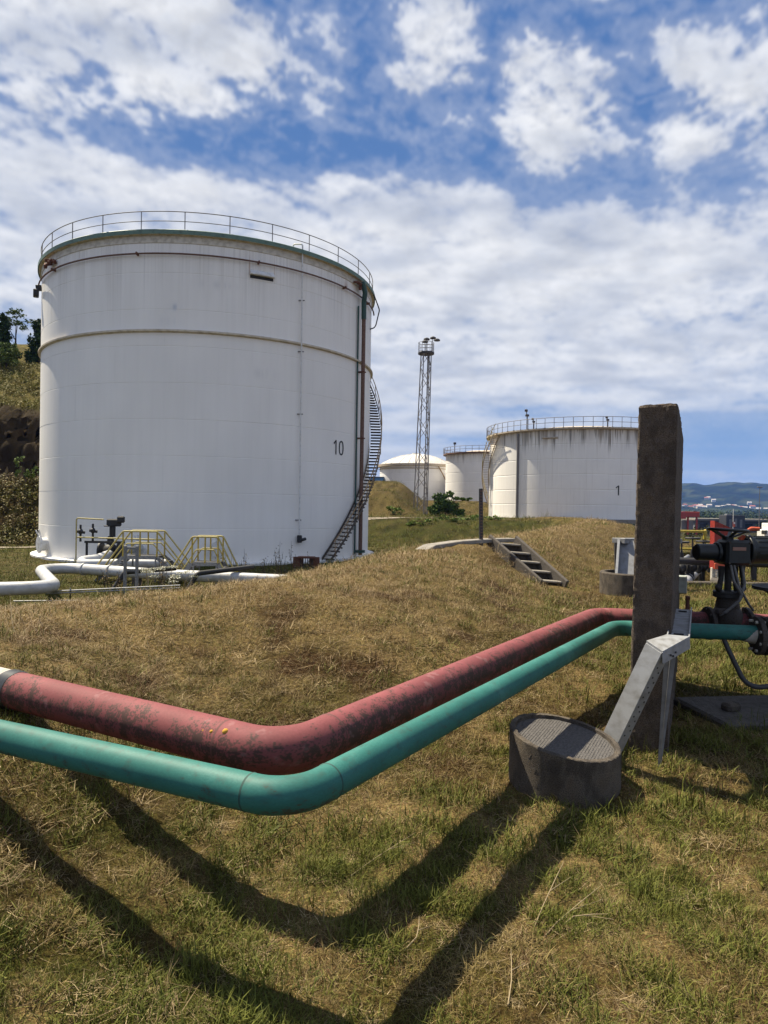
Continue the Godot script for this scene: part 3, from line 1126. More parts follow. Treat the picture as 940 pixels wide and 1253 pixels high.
	put(b, "vent_opening", M.black, t)
	# brown downpipe with a green head and a thin green pipe beside it
	b = MB.new()
	b.tube([on_tank(c, R + 0.3, 69.4, FLOOR_Y + 0.2), on_tank(c, R + 0.3, 69.4, top - 2.2)], 0.115, 12)
	var down := put(b, "downpipe", M.rust_pipe, t)
	b = MB.new()
	b.tube(bend([on_tank(c, R + 0.3, 69.4, top - 2.2), on_tank(c, R + 0.3, 69.2, top - 1.2), on_tank(c, R + 0.42, 68.6, top - 0.7), on_tank(c, R + 0.3, 68.0, top - 0.1)], [0.3, 0.3], 5), 0.145, 12)
	put(b, "pipe_head", M.dark_green, down)
	for y in [3.0, 7.1, 11.0]:
		b = MB.new()
		b.bar(on_tank(c, R, 69.4, FLOOR_Y + y), on_tank(c, R + 0.44, 69.4, FLOOR_Y + y), 0.3, 0.07, 0.01)
		put(b, "clamp", M.rust, down)
	b = MB.new()
	b.disc(on_tank(c, R + 0.3, 69.4, FLOOR_Y + 0.35), on_tank(c, R + 0.3, 69.4, FLOOR_Y + 0.5), 0.28, 16)
	put(b, "flange", M.dark_green, down)
	b = MB.new()
	b.tube([on_tank(c, R + 0.1, 67.4, FLOOR_Y + 0.3), on_tank(c, R + 0.1, 67.4, top - 1.5)], 0.05, 8)
	put(b, "thin_pipe", M.dark_green, t)
	# white gauge pipe
	b = MB.new()
	b.tube(bend([on_tank(c, R + 0.14, 40.2, FLOOR_Y + 1.4), on_tank(c, R + 0.14, 39.8, top + 0.55), on_tank(c, R - 0.3, 38.0, top + 0.6), on_tank(c, R - 0.3, 37.9, top + 0.15)], [0.12, 0.12], 5), 0.04, 8)
	var gauge := put(b, "gauge_pipe", M.white, t)
	for y in [2.3, 7.9, 11.2, 13.9]:
		b = MB.new()
		b.bar(on_tank(c, R, 39.2, FLOOR_Y + y), on_tank(c, R + 0.2, 40.6, FLOOR_Y + y), 0.05, 0.05)
		put(b, "bracket", M.rail_grey, gauge)
	b = MB.new()
	b.disc(on_tank(c, R + 0.16, 40.2, FLOOR_Y + 1.1), on_tank(c, R + 0.16, 40.2, FLOOR_Y + 1.5), 0.13, 12, 0.03)
	b.disc(on_tank(c, R + 0.2, 40.8, FLOOR_Y + 1.25), on_tank(c, R + 0.2, 42.2, FLOOR_Y + 1.3), 0.08, 10)
	put(b, "gauge_head", M.black, gauge)
	number_text("10", 0.80, c, R, 57.0, 4.95 - 0.02, t, 0.86)
	# floodlight on the left
	b = MB.new()
	b.box(at(on_tank(c, R + 0.28, -62.0, top - 1.35), deg_to_rad(-62.0)), Vector3(0.5, 0.4, 0.3), 0.04)
	b.bar(on_tank(c, R, -62.0, top - 1.0), on_tank(c, R + 0.3, -62.0, top - 1.05), 0.3, 0.3, 0.02)
	put(b, "lamp_box", M.black, t)
	# a loose cable hangs from the rim on the right
	b = MB.new()
	b.tube(bend([on_tank(c, R + 0.2, 84, top + 0.1), on_tank(c, R + 0.55, 86, top - 0.8), on_tank(c, R + 0.3, 86, top - 1.9), on_tank(c, R, 84, top - 2.1)], [0.3, 0.4], 6), 0.04, 6)
	put(b, "hanging_cable", M.dark_steel, t)
	# manholes
	for mh in [[-46.7, 0.75, 0.42], [15.2, 0.8, 0.36], [-6.0, 0.75, 0.36]]:
		var p := on_tank(c, R, mh[0], FLOOR_Y + mh[1])
		var o := Vector3(sin(deg_to_rad(mh[0])), 0, cos(deg_to_rad(mh[0])))
		b = MB.new()
		b.disc(p - o * 0.1, p + o * 0.34, mh[2] * 0.84, 24)
		var neck := put(b, "manhole", M.white, t)
		b = MB.new()
		b.disc(p + o * 0.34, p + o * 0.42, mh[2] * 1.1, 24, 0.01)
		put(b, "cover", M.white, neck)
		b = MB.new()
		b.bar(p + o * 0.3 + Vector3(0, mh[2], 0), p + o * 0.46 + Vector3(0.05, mh[2] + 0.4, 0), 0.06, 0.06)
		b.bar(p + o * 0.45 + Vector3(-0.12, mh[2] + 0.35, 0), p + o * 0.45 + Vector3(0.14, mh[2] - 0.1, 0), 0.07, 0.05)
		put(b, "davit", M.white, neck)
	# spiral stair: treads each a part
	var n := 80
	var rise := 16.35 / n
	var slope := 11.9 / 0.95
	var tread := MB.new()
	tread.box(at(Vector3(0, 0, 0.41)), Vector3(0.25, 0.035, 0.66), 0.006)
	tread.box(at(Vector3(0.12, -0.03, 0.41)), Vector3(0.012, 0.07, 0.66))
	var tm := tread.mesh()
	var d0 := 50.5
	var step := rad_to_deg(0.205 / (R + 0.4))
	for k in n:
		place(tm, "tread", M.stair, at(on_tank(c, R, d0 + step * k, FLOOR_Y + 0.18 + rise * k), deg_to_rad(d0 + step * k)), t)
	for s in [0.07, 0.76]:
		b = MB.new()
		var low := arc(c, R + s, d0 - 1.0, d0 + step * n, FLOOR_Y + 0.05, FLOOR_Y + 0.05 + rise * (n + 0.8), 100)
		for i in 100:
			b.flat(low[i], low[i + 1], low[i + 1] + Vector3(0, 0.2, 0), low[i] + Vector3(0, 0.2, 0), low[i] - c)
			var inn: Vector3 = (low[i] - c).normalized() * 0.012
			b.flat(low[i] - inn, low[i + 1] - inn, low[i + 1] - inn + Vector3(0, 0.2, 0), low[i] - inn + Vector3(0, 0.2, 0), c - low[i])
		put(b, "stringer", M.stair, t)
	b = MB.new()
	b.tube(arc(c, R + 0.78, d0, d0 + step * n, FLOOR_Y + 1.12, FLOOR_Y + 1.12 + rise * n, 100), 0.03, 6)
	put(b, "handrail", M.stair_rail, t)
	b = MB.new()
	b.tube(arc(c, R + 0.78, d0, d0 + step * n, FLOOR_Y + 0.66, FLOOR_Y + 0.66 + rise * n, 100), 0.02, 6)
	put(b, "handrail", M.stair_rail, t)
	var post := MB.new()
	post.tube([Vector3.ZERO, Vector3(0, 1.05, 0)], 0.02, 6)
	var pm := post.mesh()
	for k in range(0, n, 5):
		place(pm, "handrail_post", M.stair_rail, at(on_tank(c, R + 0.78, d0 + step * (k + 0.5), FLOOR_Y + 0.12 + rise * (k + 0.5))), t)


func build_far_tanks() -> void:
	# tank 1
	var c := V(24.1, 0.6, 84.0)
	var R := 11.0
	var H := 9.95
	var t := thing("storage_tank", c, "wide white tank numbered 1 with stained rim behind the concrete wall", "tank", "white storage tanks")
	shell_plates(t, c, R, H, 6, 14, 0.06, shell_paint(14, 1.35, 1024, Color(0.98, 0.97, 0.95), []))
	var b := MB.new()
	b.lathe(at(c), [Vector2(R - 0.1, H - 0.02), Vector2(R * 0.6, H + 0.75), Vector2(R * 0.25, H + 1.1), Vector2(0, H + 1.2)], 64, 0, TAU, true)
	put(b, "roof", M.roof_pale, t)
	b = MB.new()
	b.lathe(at(c), [Vector2(R, H - 0.12), Vector2(R + 0.46, H - 0.06), Vector2(R + 0.46, H + 0.1), Vector2(R - 0.2, H + 0.1)], 96)
	put(b, "rim_walkway", M.beige_trim, t)
	b = MB.new()
	b.lathe(at(c), [Vector2(R, -0.3), Vector2(R + 0.5, -0.3), Vector2(R + 0.5, 0.1), Vector2(R, 0.14)], 64)
	put(b, "foundation", M.concrete_pale, t)
	railing(t, c, R + 0.42, c.y + H + 0.1, 1.1, 70, 1.0, 0.03, M.rail_grey)
	b = MB.new()
	b.tube([on_tank(c, R + 0.14, -53.5, c.y), on_tank(c, R + 0.14, -53.5, c.y + H - 0.3)], 0.14, 10)
	put(b, "downpipe", M.rail_grey, t)
	number_text("1", 1.05, c, R, 5.5, 3.85, t, 1.0)
	b = MB.new()
	b.lathe(at(c), [Vector2(R + 0.01, H - 1.05), Vector2(R + 0.22, H - 0.98), Vector2(R + 0.02, H - 0.85)], 6, deg_to_rad(-37.0), deg_to_rad(-28.0))
	put(b, "vent_hood", M.beige_trim, t)
	# stair winding up the left side
	var tread := MB.new()
	tread.box(at(Vector3(0, 0, 0.5)), Vector3(0.27, 0.04, 0.8))
	var tm := tread.mesh()
	var n := 50
	var rise := (H + 0.1) / n
	for k in n:
		var deg := -71.0 - (n - k) * 1.18
		place(tm, "tread", M.beige_trim, at(on_tank(c, R, deg, c.y + rise * (k + 1)), deg_to_rad(deg)), t)
	for s in [0.1, 0.9]:
		b = MB.new()
		b.tube(arc(c, R + s, -71.0 - n * 1.18, -71.0, c.y + 0.05, c.y + H, 60), 0.07, 6)
		put(b, "stringer", M.beige_trim, t)
	b = MB.new()
	b.tube(arc(c, R + 0.92, -71.0 - n * 1.18, -69.0, c.y + 1.15, c.y + H + 1.15, 60), 0.035, 6)
	put(b, "handrail", M.yellow_pale, t)
	var post := MB.new()
	post.tube([Vector3.ZERO, Vector3(0, 1.1, 0)], 0.03, 6)
	var pm := post.mesh()
	for k in range(0, n, 4):
		place(pm, "handrail_post", M.yellow_pale, at(on_tank(c, R + 0.92, -71.0 - (n - k) * 1.18, c.y + rise * k + 0.05)), t)
	# fittings on the roof edge
	for f in [[-50.0, 2.4, 0.25], [-45.0, 1.3, 0.2], [0.0, 1.2, 0.2]]:
		b = MB.new()
		var p := on_tank(c, R - 0.6, f[0], c.y + H + 0.1)
		b.tube([p, p + Vector3(0, f[1] * 0.7, 0)], 0.07, 8)
		b.box(at(p + Vector3(0, f[1] * 0.72, 0), 0.4), Vector3(f[2] * 1.6, f[2], f[2]), 0.03)
		b.box(at(p + Vector3(-0.12, f[1] * 0.95, 0), 0.9), Vector3(f[2] * 1.4, f[2] * 1.1, f[2]), 0.03)
		b.tube([p + Vector3(0, f[1] * 0.6, 0), p + Vector3(-0.12, f[1], 0)], 0.05, 6)
		put(b, "roof_vent", M.dark_steel, t)
	# tank behind it
	c = V(19.3, 2.9, 130.0)
	R = 7.6
	H = 9.0
	t = thing("storage_tank", c, "white tank with dark streaks half hidden behind tank 1", "tank", "white storage tanks")
	shell_plates(t, c, R, H, 5, 12, 0.07, shell_paint(24, 0.75, 1024, Color(0.94, 0.93, 0.92), []))
	b = MB.new()
	b.lathe(at(c), [Vector2(R - 0.1, H - 0.02), Vector2(R * 0.5, H + 0.7), Vector2(0, H + 0.9)], 48, 0, TAU, true)
	put(b, "roof", M.roof_pale, t)
	b = MB.new()
	b.lathe(at(c), [Vector2(R, H - 0.15), Vector2(R + 0.5, H - 0.1), Vector2(R + 0.5, H + 0.15), Vector2(R - 0.2, H + 0.15)], 64)
	put(b, "rim_walkway", M.rust_pipe, t)
	railing(t, c, R + 0.45, c.y + H + 0.15, 1.1, 40, 1.0, 0.04, M.rail_grey)
	b = MB.new()
	var p2 := on_tank(c, R - 0.3, -60.0, c.y + H)
	b.tube([p2, p2 + Vector3(0, 2.1, 0)], 0.08, 8)
	b.box(at(p2 + Vector3(0, 1.9, 0)), Vector3(0.5, 0.4, 0.4), 0.05)
	put(b, "roof_vent", M.dark_steel, t)
	# domed tank
	c = V(6.6, 2.0, 141.0)
	R = 7.6
	H = 8.2
	t = thing("storage_tank", c, "white tank with pale domed roof behind the light tower", "tank", "white storage tanks")
	shell_plates(t, c, R, H, 5, 12, 0.07, shell_paint(34, 0.12, 1024, Color(0.96, 0.96, 0.98), []))
	var prof := []
	for i in 9:
		var a := deg_to_rad(34.0) * (1.0 - i / 8.0)
		prof.append(Vector2(sin(a) / sin(deg_to_rad(34.0)) * (R + 0.1), H + 0.25 + (cos(a) - cos(deg_to_rad(34.0))) / sin(deg_to_rad(34.0)) * (R + 0.1)))
	b = MB.new()
	b.lathe(at(c), prof, 64, 0, TAU, true)
	var roof := put(b, "roof", mat(lin(0.64, 0.64, 0.63), 0.8, 0.0, noise_tex(90, 0.012, [[0.0, 0.55, 0.45, 0.38], [0.5, 0.9, 0.85, 0.8], [1.0, 1.1, 1.1, 1.1]], 5), 0.3), t)
	for k in 24:
		b = MB.new()
		var line := []
		for i in 9:
			var q: Vector2 = prof[i]
			line.append(on_tank(c, q.x + 0.02, k * 15.0, c.y + q.y + 0.03))
		b.tube(line, 0.05, 5)
		put(b, "roof_rib", M.white, roof)
	b = MB.new()
	b.disc(c + Vector3(0, prof[8].y, 0), c + Vector3(0, prof[8].y + 0.25, 0), 0.9, 16)
	put(b, "hatch", M.white, roof)
	b = MB.new()
	b.lathe(at(c), [Vector2(R, H - 0.25), Vector2(R + 0.45, H - 0.2), Vector2(R + 0.45, H + 0.28), Vector2(R - 0.1, H + 0.3)], 64)
	put(b, "rim_walkway", M.beige_trim, t)
	b = MB.new()
	b.lathe(at(c), [Vector2(R, H - 0.75), Vector2(R + 0.15, H - 0.72), Vector2(R + 0.15, H - 0.6), Vector2(R, H - 0.55)], 64)
	put(b, "girder_ring", M.beige_trim, t)
	b = MB.new()
	b.tube(arc(c, R + 0.4, 30.0, 72.0, c.y + H - 0.2, c.y + 0.2, 24), 0.12, 6)
	put(b, "stair", M.stair_rail, t)
	# a low blue shed that shows beside the stair of the tall tank
	var s := thing("shed", V(-2.6, 0.4, 138.0), "blue shed wall glimpsed behind the spiral stair", "shed")
	b = MB.new()
	b.box(at(V(-2.2, 4.4, 138.0)), Vector3(4.0, 6.6, 3.0), 0.05)
	put(b, "wall", M.blue_panel, s)
	b = MB.new()
	b.box(at(V(-2.2, 7.78, 138.0)), Vector3(4.3, 0.14, 3.3), 0.03)
	put(b, "roof", M.shed, s)


# ---------------------------------------------------------------- background
func hill_high(x: float, d: float) -> float:
	var az := rad_to_deg(atan2(x, d))
	var far := Vector2(x, d).length()
	var ridge := 124.0 + 10.0 * sin((az - 21.0) * 0.32) + 16.0 * nz2.get_noise_2d(az * 0.16, 3.0) + 5.0 * nz.get_noise_2d(az * 0.7, 1.0)
	ridge *= ss(4.0, 16.0, az) * (1.0 + 0.12 * ss(24.0, 40.0, az))
	var low := 40.0 + 16.0 * nz2.get_noise_2d(az * 0.28, 9.0)
	var y := ridge * ss(2300.0, 3300.0, far) + low * ss(1500.0, 2100.0, far) * ss(3.0, 12.0, az) * ss(3000.0, 2200.0, far) * 0.6
	y *= 1.0 - 0.5 * ss(3400.0, 4300.0, far)
	y += 9.0 * nz.get_noise_2d(x * 0.006, d * 0.006) * ss(1500.0, 2300.0, far)
	return y - 7.0


func build_background() -> void:
	# far wooded ridge
	var w := 230
	var h := 70
	var v := PackedVector3Array()
	var c := PackedColorArray()
	var n := PackedVector3Array()
	var ids := PackedInt32Array()
	for j in h:
		for i in w:
			var az := deg_to_rad(3.0 + 62.0 * i / (w - 1.0))
			var r := 1400.0 + 2900.0 * pow(j / (h - 1.0), 1.1)
			var x := sin(az) * r
			var d := cos(az) * r
			v.append(V(x, hill_high(x, d), d))
			var f := nz.get_noise_2d(x * 0.004, d * 0.004)
			var g := nz.get_noise_2d(x * 0.02 + 40.0, d * 0.02)
			var o := Color(0.008, 0.018, 0.012).lerp(Color(0.020, 0.034, 0.018), ss(-0.3, 0.4, g))
			o = o.lerp(Color(0.07, 0.085, 0.035), ss(0.12, 0.3, f + g * 0.3) * 0.55)
			c.append(o)
	n.resize(w * h)
	for j in h:
		for i in w:
			var e := v[j * w + mini(i + 1, w - 1)] - v[j * w + maxi(i - 1, 0)]
			var f := v[mini(j + 1, h - 1) * w + i] - v[maxi(j - 1, 0) * w + i]
			var q := e.cross(f).normalized()
			n[j * w + i] = q if q.y >= 0.0 else -q
			if i < w - 1 and j < h - 1:
				var k := j * w + i
				ids.append_array(PackedInt32Array([k, k + w, k + w + 1, k, k + w + 1, k + 1]))
	var arr := []
	arr.resize(Mesh.ARRAY_MAX)
	arr[Mesh.ARRAY_VERTEX] = v
	arr[Mesh.ARRAY_NORMAL] = n
	arr[Mesh.ARRAY_COLOR] = c
	arr[Mesh.ARRAY_INDEX] = ids
	var m := ArrayMesh.new()
	m.add_surface_from_arrays(Mesh.PRIMITIVE_TRIANGLES, arr)
	var hm := StandardMaterial3D.new()
	hm.vertex_color_use_as_albedo = true
	hm.roughness = 1.0
	hm.metallic_specular = 0.1
	hm.albedo_texture = noise_tex(55, 0.05, [[0.0, 0.35, 0.38, 0.35], [0.5, 0.9, 0.9, 0.9], [1.0, 1.5, 1.5, 1.4]], 5)
	hm.uv1_triplanar = true
	hm.uv1_world_triplanar = true
	hm.uv1_scale = Vector3.ONE * 0.004
	place(m, "hills", hm, Transform3D()).set_meta("kind", "structure")
	# houses on the hillside
	var g := RandomNumberGenerator.new()
	g.seed = 12
	var body := MB.new()
	body.box(at(Vector3(0, 3.2, 0)), Vector3(13, 7.4, 9), 0.1)
	var bm := body.mesh()
	var roof := MB.new()
	roof.extrude([Vector2(-5.2, 0), Vector2(0, 3.2), Vector2(5.2, 0)], Transform3D(Basis(Vector3.UP, PI / 2), Vector3(0, 6.9, 0)), 14)
	var rm := roof.mesh()
	var win := MB.new()
	win.box(Transform3D(), Vector3(1.6, 1.8, 0.2))
	var wm := win.mesh()
	var spots := [[24.55, 2420.0], [24.7, 2440.0], [24.85, 2430.0], [25.0, 2450.0], [25.1, 2410.0], [24.3, 2300.0], [25.4, 2700.0], [25.55, 2720.0], [25.9, 2640.0], [26.6, 2350.0], [26.9, 2300.0], [27.15, 2320.0], [27.3, 2350.0], [27.5, 2310.0], [27.75, 2330.0], [28.0, 2290.0], [28.3, 2600.0], [26.2, 2200.0], [25.6, 2150.0], [25.2, 2180.0], [24.9, 2150.0], [28.5, 2150.0], [28.9, 2380.0], [23.9, 2250.0], [23.4, 2480.0], [29.4, 2300.0]]
	for s in spots:
		var az := deg_to_rad(s[0])
		var x: float = sin(az) * s[1]
		var d: float = cos(az) * s[1]
		var p := V(x, hill_high(x, d) - 0.5, d)
		var o := thing("house", p, "small pale house on the far wooded hillside", "house", "houses on the far hillside")
		var turn := g.randf_range(-0.7, 0.5)
		place(bm, "wall", M.house_wall if g.randf() < 0.7 else M.house_wall2, at(p, turn), o)
		place(rm, "roof", M.roof_red if g.randf() < 0.35 else M.roof_grey, at(p, turn), o)
		for k in 3:
			place(wm, "window", M.window, at(p, turn) * at(Vector3(-4 + 4 * k, 4, 4.52)), o)
	# long low works building down in the valley
	var wb := thing("works_building", V(150, -6, 280), "long low grey works building below the wooded hills", "building")
	var b := MB.new()
	b.box(at(V(150, -3.7, 284)), Vector3(46, 4.8, 14), 0.05)
	put(b, "wall", M.shed, wb)
	b = MB.new()
	b.box(at(V(150, -1.05, 283)), Vector3(48, 0.9, 17), 0.08)
	put(b, "roof", M.concrete_pale, wb)
	for k in 9:
		b = MB.new()
		b.box(at(V(130.5 + 4.6 * k, -3.6, 276.9)), Vector3(3.2, 2.2, 0.3), 0.03)
		put(b, "window", M.window, wb)
	var tb := thing("plant_tower", V(143, -6, 270), "dark plant tower in front of the works building", "building")
	b = MB.new()
	b.box(at(V(138.5, -2.6, 270)), Vector3(7.4, 7.0, 6), 0.1)
	put(b, "wall", M.shed_dark, tb)
	for k in 3:
		b = MB.new()
		b.box(at(V(136.4 + 2.1 * k, -2.4 + 0.4 * (k % 2), 266.95)), Vector3(0.9, 3.2, 0.14))
		put(b, "panel", M.shed, tb)
	b = MB.new()
	b.box(at(V(137.0, 1.1, 270)), Vector3(2.0, 0.5, 2.0), 0.05)
	put(b, "roof_unit", M.galv_dull, tb)
	# red gantry and its cabin
	var rg := thing("gantry", V(76, -3.5, 170), "red steel gantry over pale cabins left of the works building", "gantry")
	b = MB.new()
	b.box(at(V(76, 1.2, 170), 0.2), Vector3(5.4, 1.3, 2.4), 0.1)
	b.box(at(V(74.2, 0.35, 169), 0.2), Vector3(1.6, 0.6, 1.4), 0.1)
	put(b, "beam", M.red_steel, rg)
	for s in [-2.3, 0.2, 2.4]:
		b = MB.new()
		b.box(at(V(76 + s, -1.6, 170)), Vector3(0.35, 4.6, 0.35))
		put(b, "leg", M.red_steel, rg)
	b = MB.new()
	b.box(at(V(76.3, -1.7, 171.5)), Vector3(3.0, 2.6, 2.0), 0.05)
	put(b, "cabin", M.galv_dull, rg)
	# white box truck
	var tr := thing("box_truck", V(49.0, high(49.0, 85), 85), "white box truck parked at the right edge", "truck")
	var ty := high(49.0, 85)
	b = MB.new()
	b.box(at(V(49.6, ty + 1.75, 85)), Vector3(3.4, 2.0, 2.1), 0.08)
	put(b, "box", M.white, tr)
	b = MB.new()
	b.box(at(V(47.6, ty + 1.35, 85)), Vector3(0.7, 1.2, 1.9), 0.12)
	var cab := put(b, "cab", M.white, tr)
	b = MB.new()
	b.box(at(V(47.3, ty + 1.65, 84.3)), Vector3(0.2, 0.45, 0.9), 0.02)
	put(b, "windscreen", M.window, cab)
	for s in [47.8, 50.5]:
		b = MB.new()
		b.disc(V(s, ty + 0.42, 83.9), V(s, ty + 0.42, 84.2), 0.42, 16, 0.05)
		put(b, "wheel", M.rubber, tr)
	b = MB.new()
	b.box(at(V(49.2, ty + 0.68, 85)), Vector3(3.8, 0.24, 1.6), 0.02)
	put(b, "chassis", M.black, tr)
	# flag pole
	var fy := high(61.8, 120)
	var fp := thing("flag_pole", V(61.8, fy, 120), "thin pale flag pole with red and white flag", "flag pole")
	b = MB.new()
	b.tube([V(61.8, fy, 120), V(61.8, 2.4, 120)], 0.06, 6)
	put(b, "pole", M.white, fp)
	b = MB.new()
	b.box(at(V(61.95, -0.35, 120), 0.3), Vector3(0.5, 0.9, 0.02))
	put(b, "flag", M.orange, fp)
	b = MB.new()
	b.box(at(V(62.0, -0.1, 119.97), 0.3), Vector3(0.35, 0.3, 0.02))
	put(b, "flag_band", M.white, fp)
	# light mast far right
	var ly := high(83.0, 150)
	var lm := thing("light_mast", V(83.0, ly, 150), "thin grey light mast rising before the hills", "mast")
	b = MB.new()
	b.tube([V(83.0, ly, 150), V(83.0, 7.5, 150)], [0.14, 0.07], 6)
	put(b, "pole", M.rail_grey, lm)
	b = MB.new()
	b.box(at(V(83.0, 7.5, 150)), Vector3(1.1, 0.22, 0.3), 0.03)
	put(b, "lamp_head", M.rail_grey, lm)
	light_tower()


func light_tower() -> void:
	var x := 5.15
	var d := 90.0
	var y := high(x, d)
	var o := thing("light_tower", V(x, y, d), "tall grey lattice floodlight tower with round platform", "tower")
	var top := 22.0
	var b := MB.new()
	b.box(at(V(x, y - 0.1, d), 0.5), Vector3(2.2, 0.5, 2.2), 0.05)
	put(b, "footing", M.concrete_pale, o)
	var corner := func(k: int, f: float) -> Vector3:
		var a := deg_to_rad(28.0 + 90.0 * k)
		var r := lerpf(1.0, 0.74, f)
		return V(x + lerpf(-0.35, 0.1, f) + sin(a) * r, lerpf(y, top, f), d + cos(a) * r)
	for k in 4:
		b = MB.new()
		b.bar(corner.call(k, 0.0), corner.call(k, 1.0), 0.13, 0.13)
		put(b, "leg", M.tower, o)
	var bays := 13
	for i in bays:
		for k in 4:
			var f0 := float(i) / bays
			var f1 := float(i + 1) / bays
			b = MB.new()
			if (i + k) % 2:
				b.bar(corner.call(k, f0), corner.call((k + 1) % 4, f1), 0.06, 0.06)
			else:
				b.bar(corner.call((k + 1) % 4, f0), corner.call(k, f1), 0.06, 0.06)
			put(b, "brace", M.tower, o)
	for k in 2:
		b = MB.new()
		b.tube([V(x + 0.15 + 0.22 * k, y, d - 0.3), V(x + 0.3 + 0.22 * k, top, d - 0.3)], 0.06, 6)
		put(b, "conduit", M.tower, o)
	b = MB.new()
	b.disc(V(x + 0.1, top, d), V(x + 0.1, top + 0.28, d), 1.08, 20, 0.05)
	put(b, "platform", M.dark_steel, o)
	var pc := V(x + 0.1, 0, d)
	railing(o, pc, 1.02, top + 0.28, 1.25, 10, 3.0, 0.03, M.tower, 2)
	for l in [[0.15, 0.2, 2.1], [1.0, 0.3, 2.3], [1.5, -0.2, 1.9], [-0.1, -0.5, 1.6]]:
		b = MB.new()
		var p := V(x + l[0], top + l[2], d + l[1])
		b.tube([V(x + minf(l[0], 0.9), top + 0.3, d + l[1]), V(x + minf(l[0], 0.9), top + l[2] - 0.1, d + l[1]), p], 0.035, 6)
		var arm := put(b, "lamp_arm", M.tower, o)
		b = MB.new()
		b.lathe(at(p), [Vector2(0, -0.1), Vector2(0.42, -0.12), Vector2(0.40, 0.02), Vector2(0.18, 0.16), Vector2(0, 0.18)], 14)
		put(b, "lamp_head", M.dark_steel, arm)


# ---------------------------------------------------------------- pipework at the foot of the tall tank
func stand(y: float, x: float, d: float, r: float, parent: Node3D) -> void:
	var b := MB.new()
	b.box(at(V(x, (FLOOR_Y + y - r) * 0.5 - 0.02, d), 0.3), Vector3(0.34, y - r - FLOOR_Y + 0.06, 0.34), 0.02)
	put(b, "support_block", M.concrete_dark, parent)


func crossover(base: Vector3, x0: float, x1: float, x2: float, x3: float, d: float, deep: float, deck: float, label: String) -> void:
	# steps up from x0 to x1, deck to x2, steps down to x3; rails on both sides
	var o := thing("crossover_steps", base, label, "steps", "yellow crossover steps over the white pipes")
	var b: MB
	for s in [0.0, deep]:
		b = MB.new()
		b.tube(bend([V(x0, FLOOR_Y + 0.55, d + s), V(x1, deck + 0.97, d + s), V(x2, deck + 0.97, d + s), V(x3, FLOOR_Y + 0.55, d + s)], [0.15, 0.15], 4), 0.032, 8)
		put(b, "handrail", M.yellow_pale, o)
		b = MB.new()
		b.tube(bend([V(x0 + 0.25, FLOOR_Y + 0.3, d + s), V(x1 + 0.15, deck + 0.5, d + s), V(x2 - 0.15, deck + 0.5, d + s), V(x3 - 0.25, FLOOR_Y + 0.3, d + s)], [0.1, 0.1], 4), 0.024, 8)
		put(b, "mid_rail", M.yellow_pale, o)
		for q in [x1, (x1 + x2) * 0.5, x2]:
			b = MB.new()
			b.tube([V(q, deck, d + s), V(q, deck + 0.97, d + s)], 0.03, 8)
			put(b, "rail_post", M.yellow, o)
		for q in [x0 + 0.1, x3 - 0.1]:
			b = MB.new()
			b.tube([V(q, FLOOR_Y - 0.02, d + s), V(q, FLOOR_Y + 0.62, d + s)], 0.03, 8)
			put(b, "rail_post", M.yellow, o)
		b = MB.new()
		b.bar(V(x0, FLOOR_Y + 0.02, d + s), V(x1, deck - 0.03, d + s), 0.03, 0.14)
		b.bar(V(x1, deck - 0.03, d + s), V(x2, deck - 0.03, d + s), 0.03, 0.14)
		b.bar(V(x2, deck - 0.03, d + s), V(x3, FLOOR_Y + 0.02, d + s), 0.03, 0.14)
		put(b, "stringer", M.galv_dull, o)
		for q in [x1 + 0.05, x2 - 0.05]:
			b = MB.new()
			b.bar(V(q, FLOOR_Y - 0.02, d + s), V(q, deck, d + s), 0.05, 0.05)
			put(b, "leg", M.galv_dull, o)
	b = MB.new()
	b.box(at(V((x1 + x2) * 0.5, deck, d + deep * 0.5)), Vector3(x2 - x1, 0.04, deep), 0.005)
	put(b, "deck", M.dark_steel, o)
	for k in range(1, 5):
		var f := k / 5.0
		for e in [[x0, x1], [x3, x2]]:
			b = MB.new()
			b.box(at(V(lerpf(e[0], e[1], f), lerpf(FLOOR_Y, deck, f), d + deep * 0.5)), Vector3(0.22, 0.03, deep), 0.005)
			put(b, "tread", M.dark_steel, o)


func valve(p: Vector3, r: float, tall: float, o: Node3D, wheel := 0.3) -> void:
	# gate valve standing on a pipe axis at p
	var b := MB.new()
	b.ball(p, Vector3(r * 1.3, r * 1.45, r * 1.3), 8, 14)
	var body := put(b, "valve_body", M.black, o)
	for s in [-1.0, 1.0]:
		b = MB.new()
		b.disc(p + Vector3(s * r * 1.5, 0, 0), p + Vector3(s * r * 1.75, 0, 0), r * 1.65, 18)
		put(b, "flange", M.black, body)
	b = MB.new()
	b.tube([p, p + Vector3(0, tall * 0.55, 0)], [r * 0.9, r * 0.45], 12)
	b.tube([p + Vector3(0, tall * 0.5, 0), p + Vector3(0, tall, 0)], r * 0.22, 8)
	put(b, "bonnet", M.black, o)
	b = MB.new()
	var ring := []
	for k in 25:
		ring.append(p + Vector3(cos(TAU * k / 24.0) * wheel, tall * 0.92, sin(TAU * k / 24.0) * wheel))
	b.tube(ring, 0.025, 6, false)
	for k in 4:
		b.bar(p + Vector3(0, tall * 0.92, 0), p + Vector3(cos(PI * k / 2.0) * wheel, tall * 0.92, sin(PI * k / 2.0) * wheel), 0.03, 0.02)
	put(b, "handwheel", M.black, o)


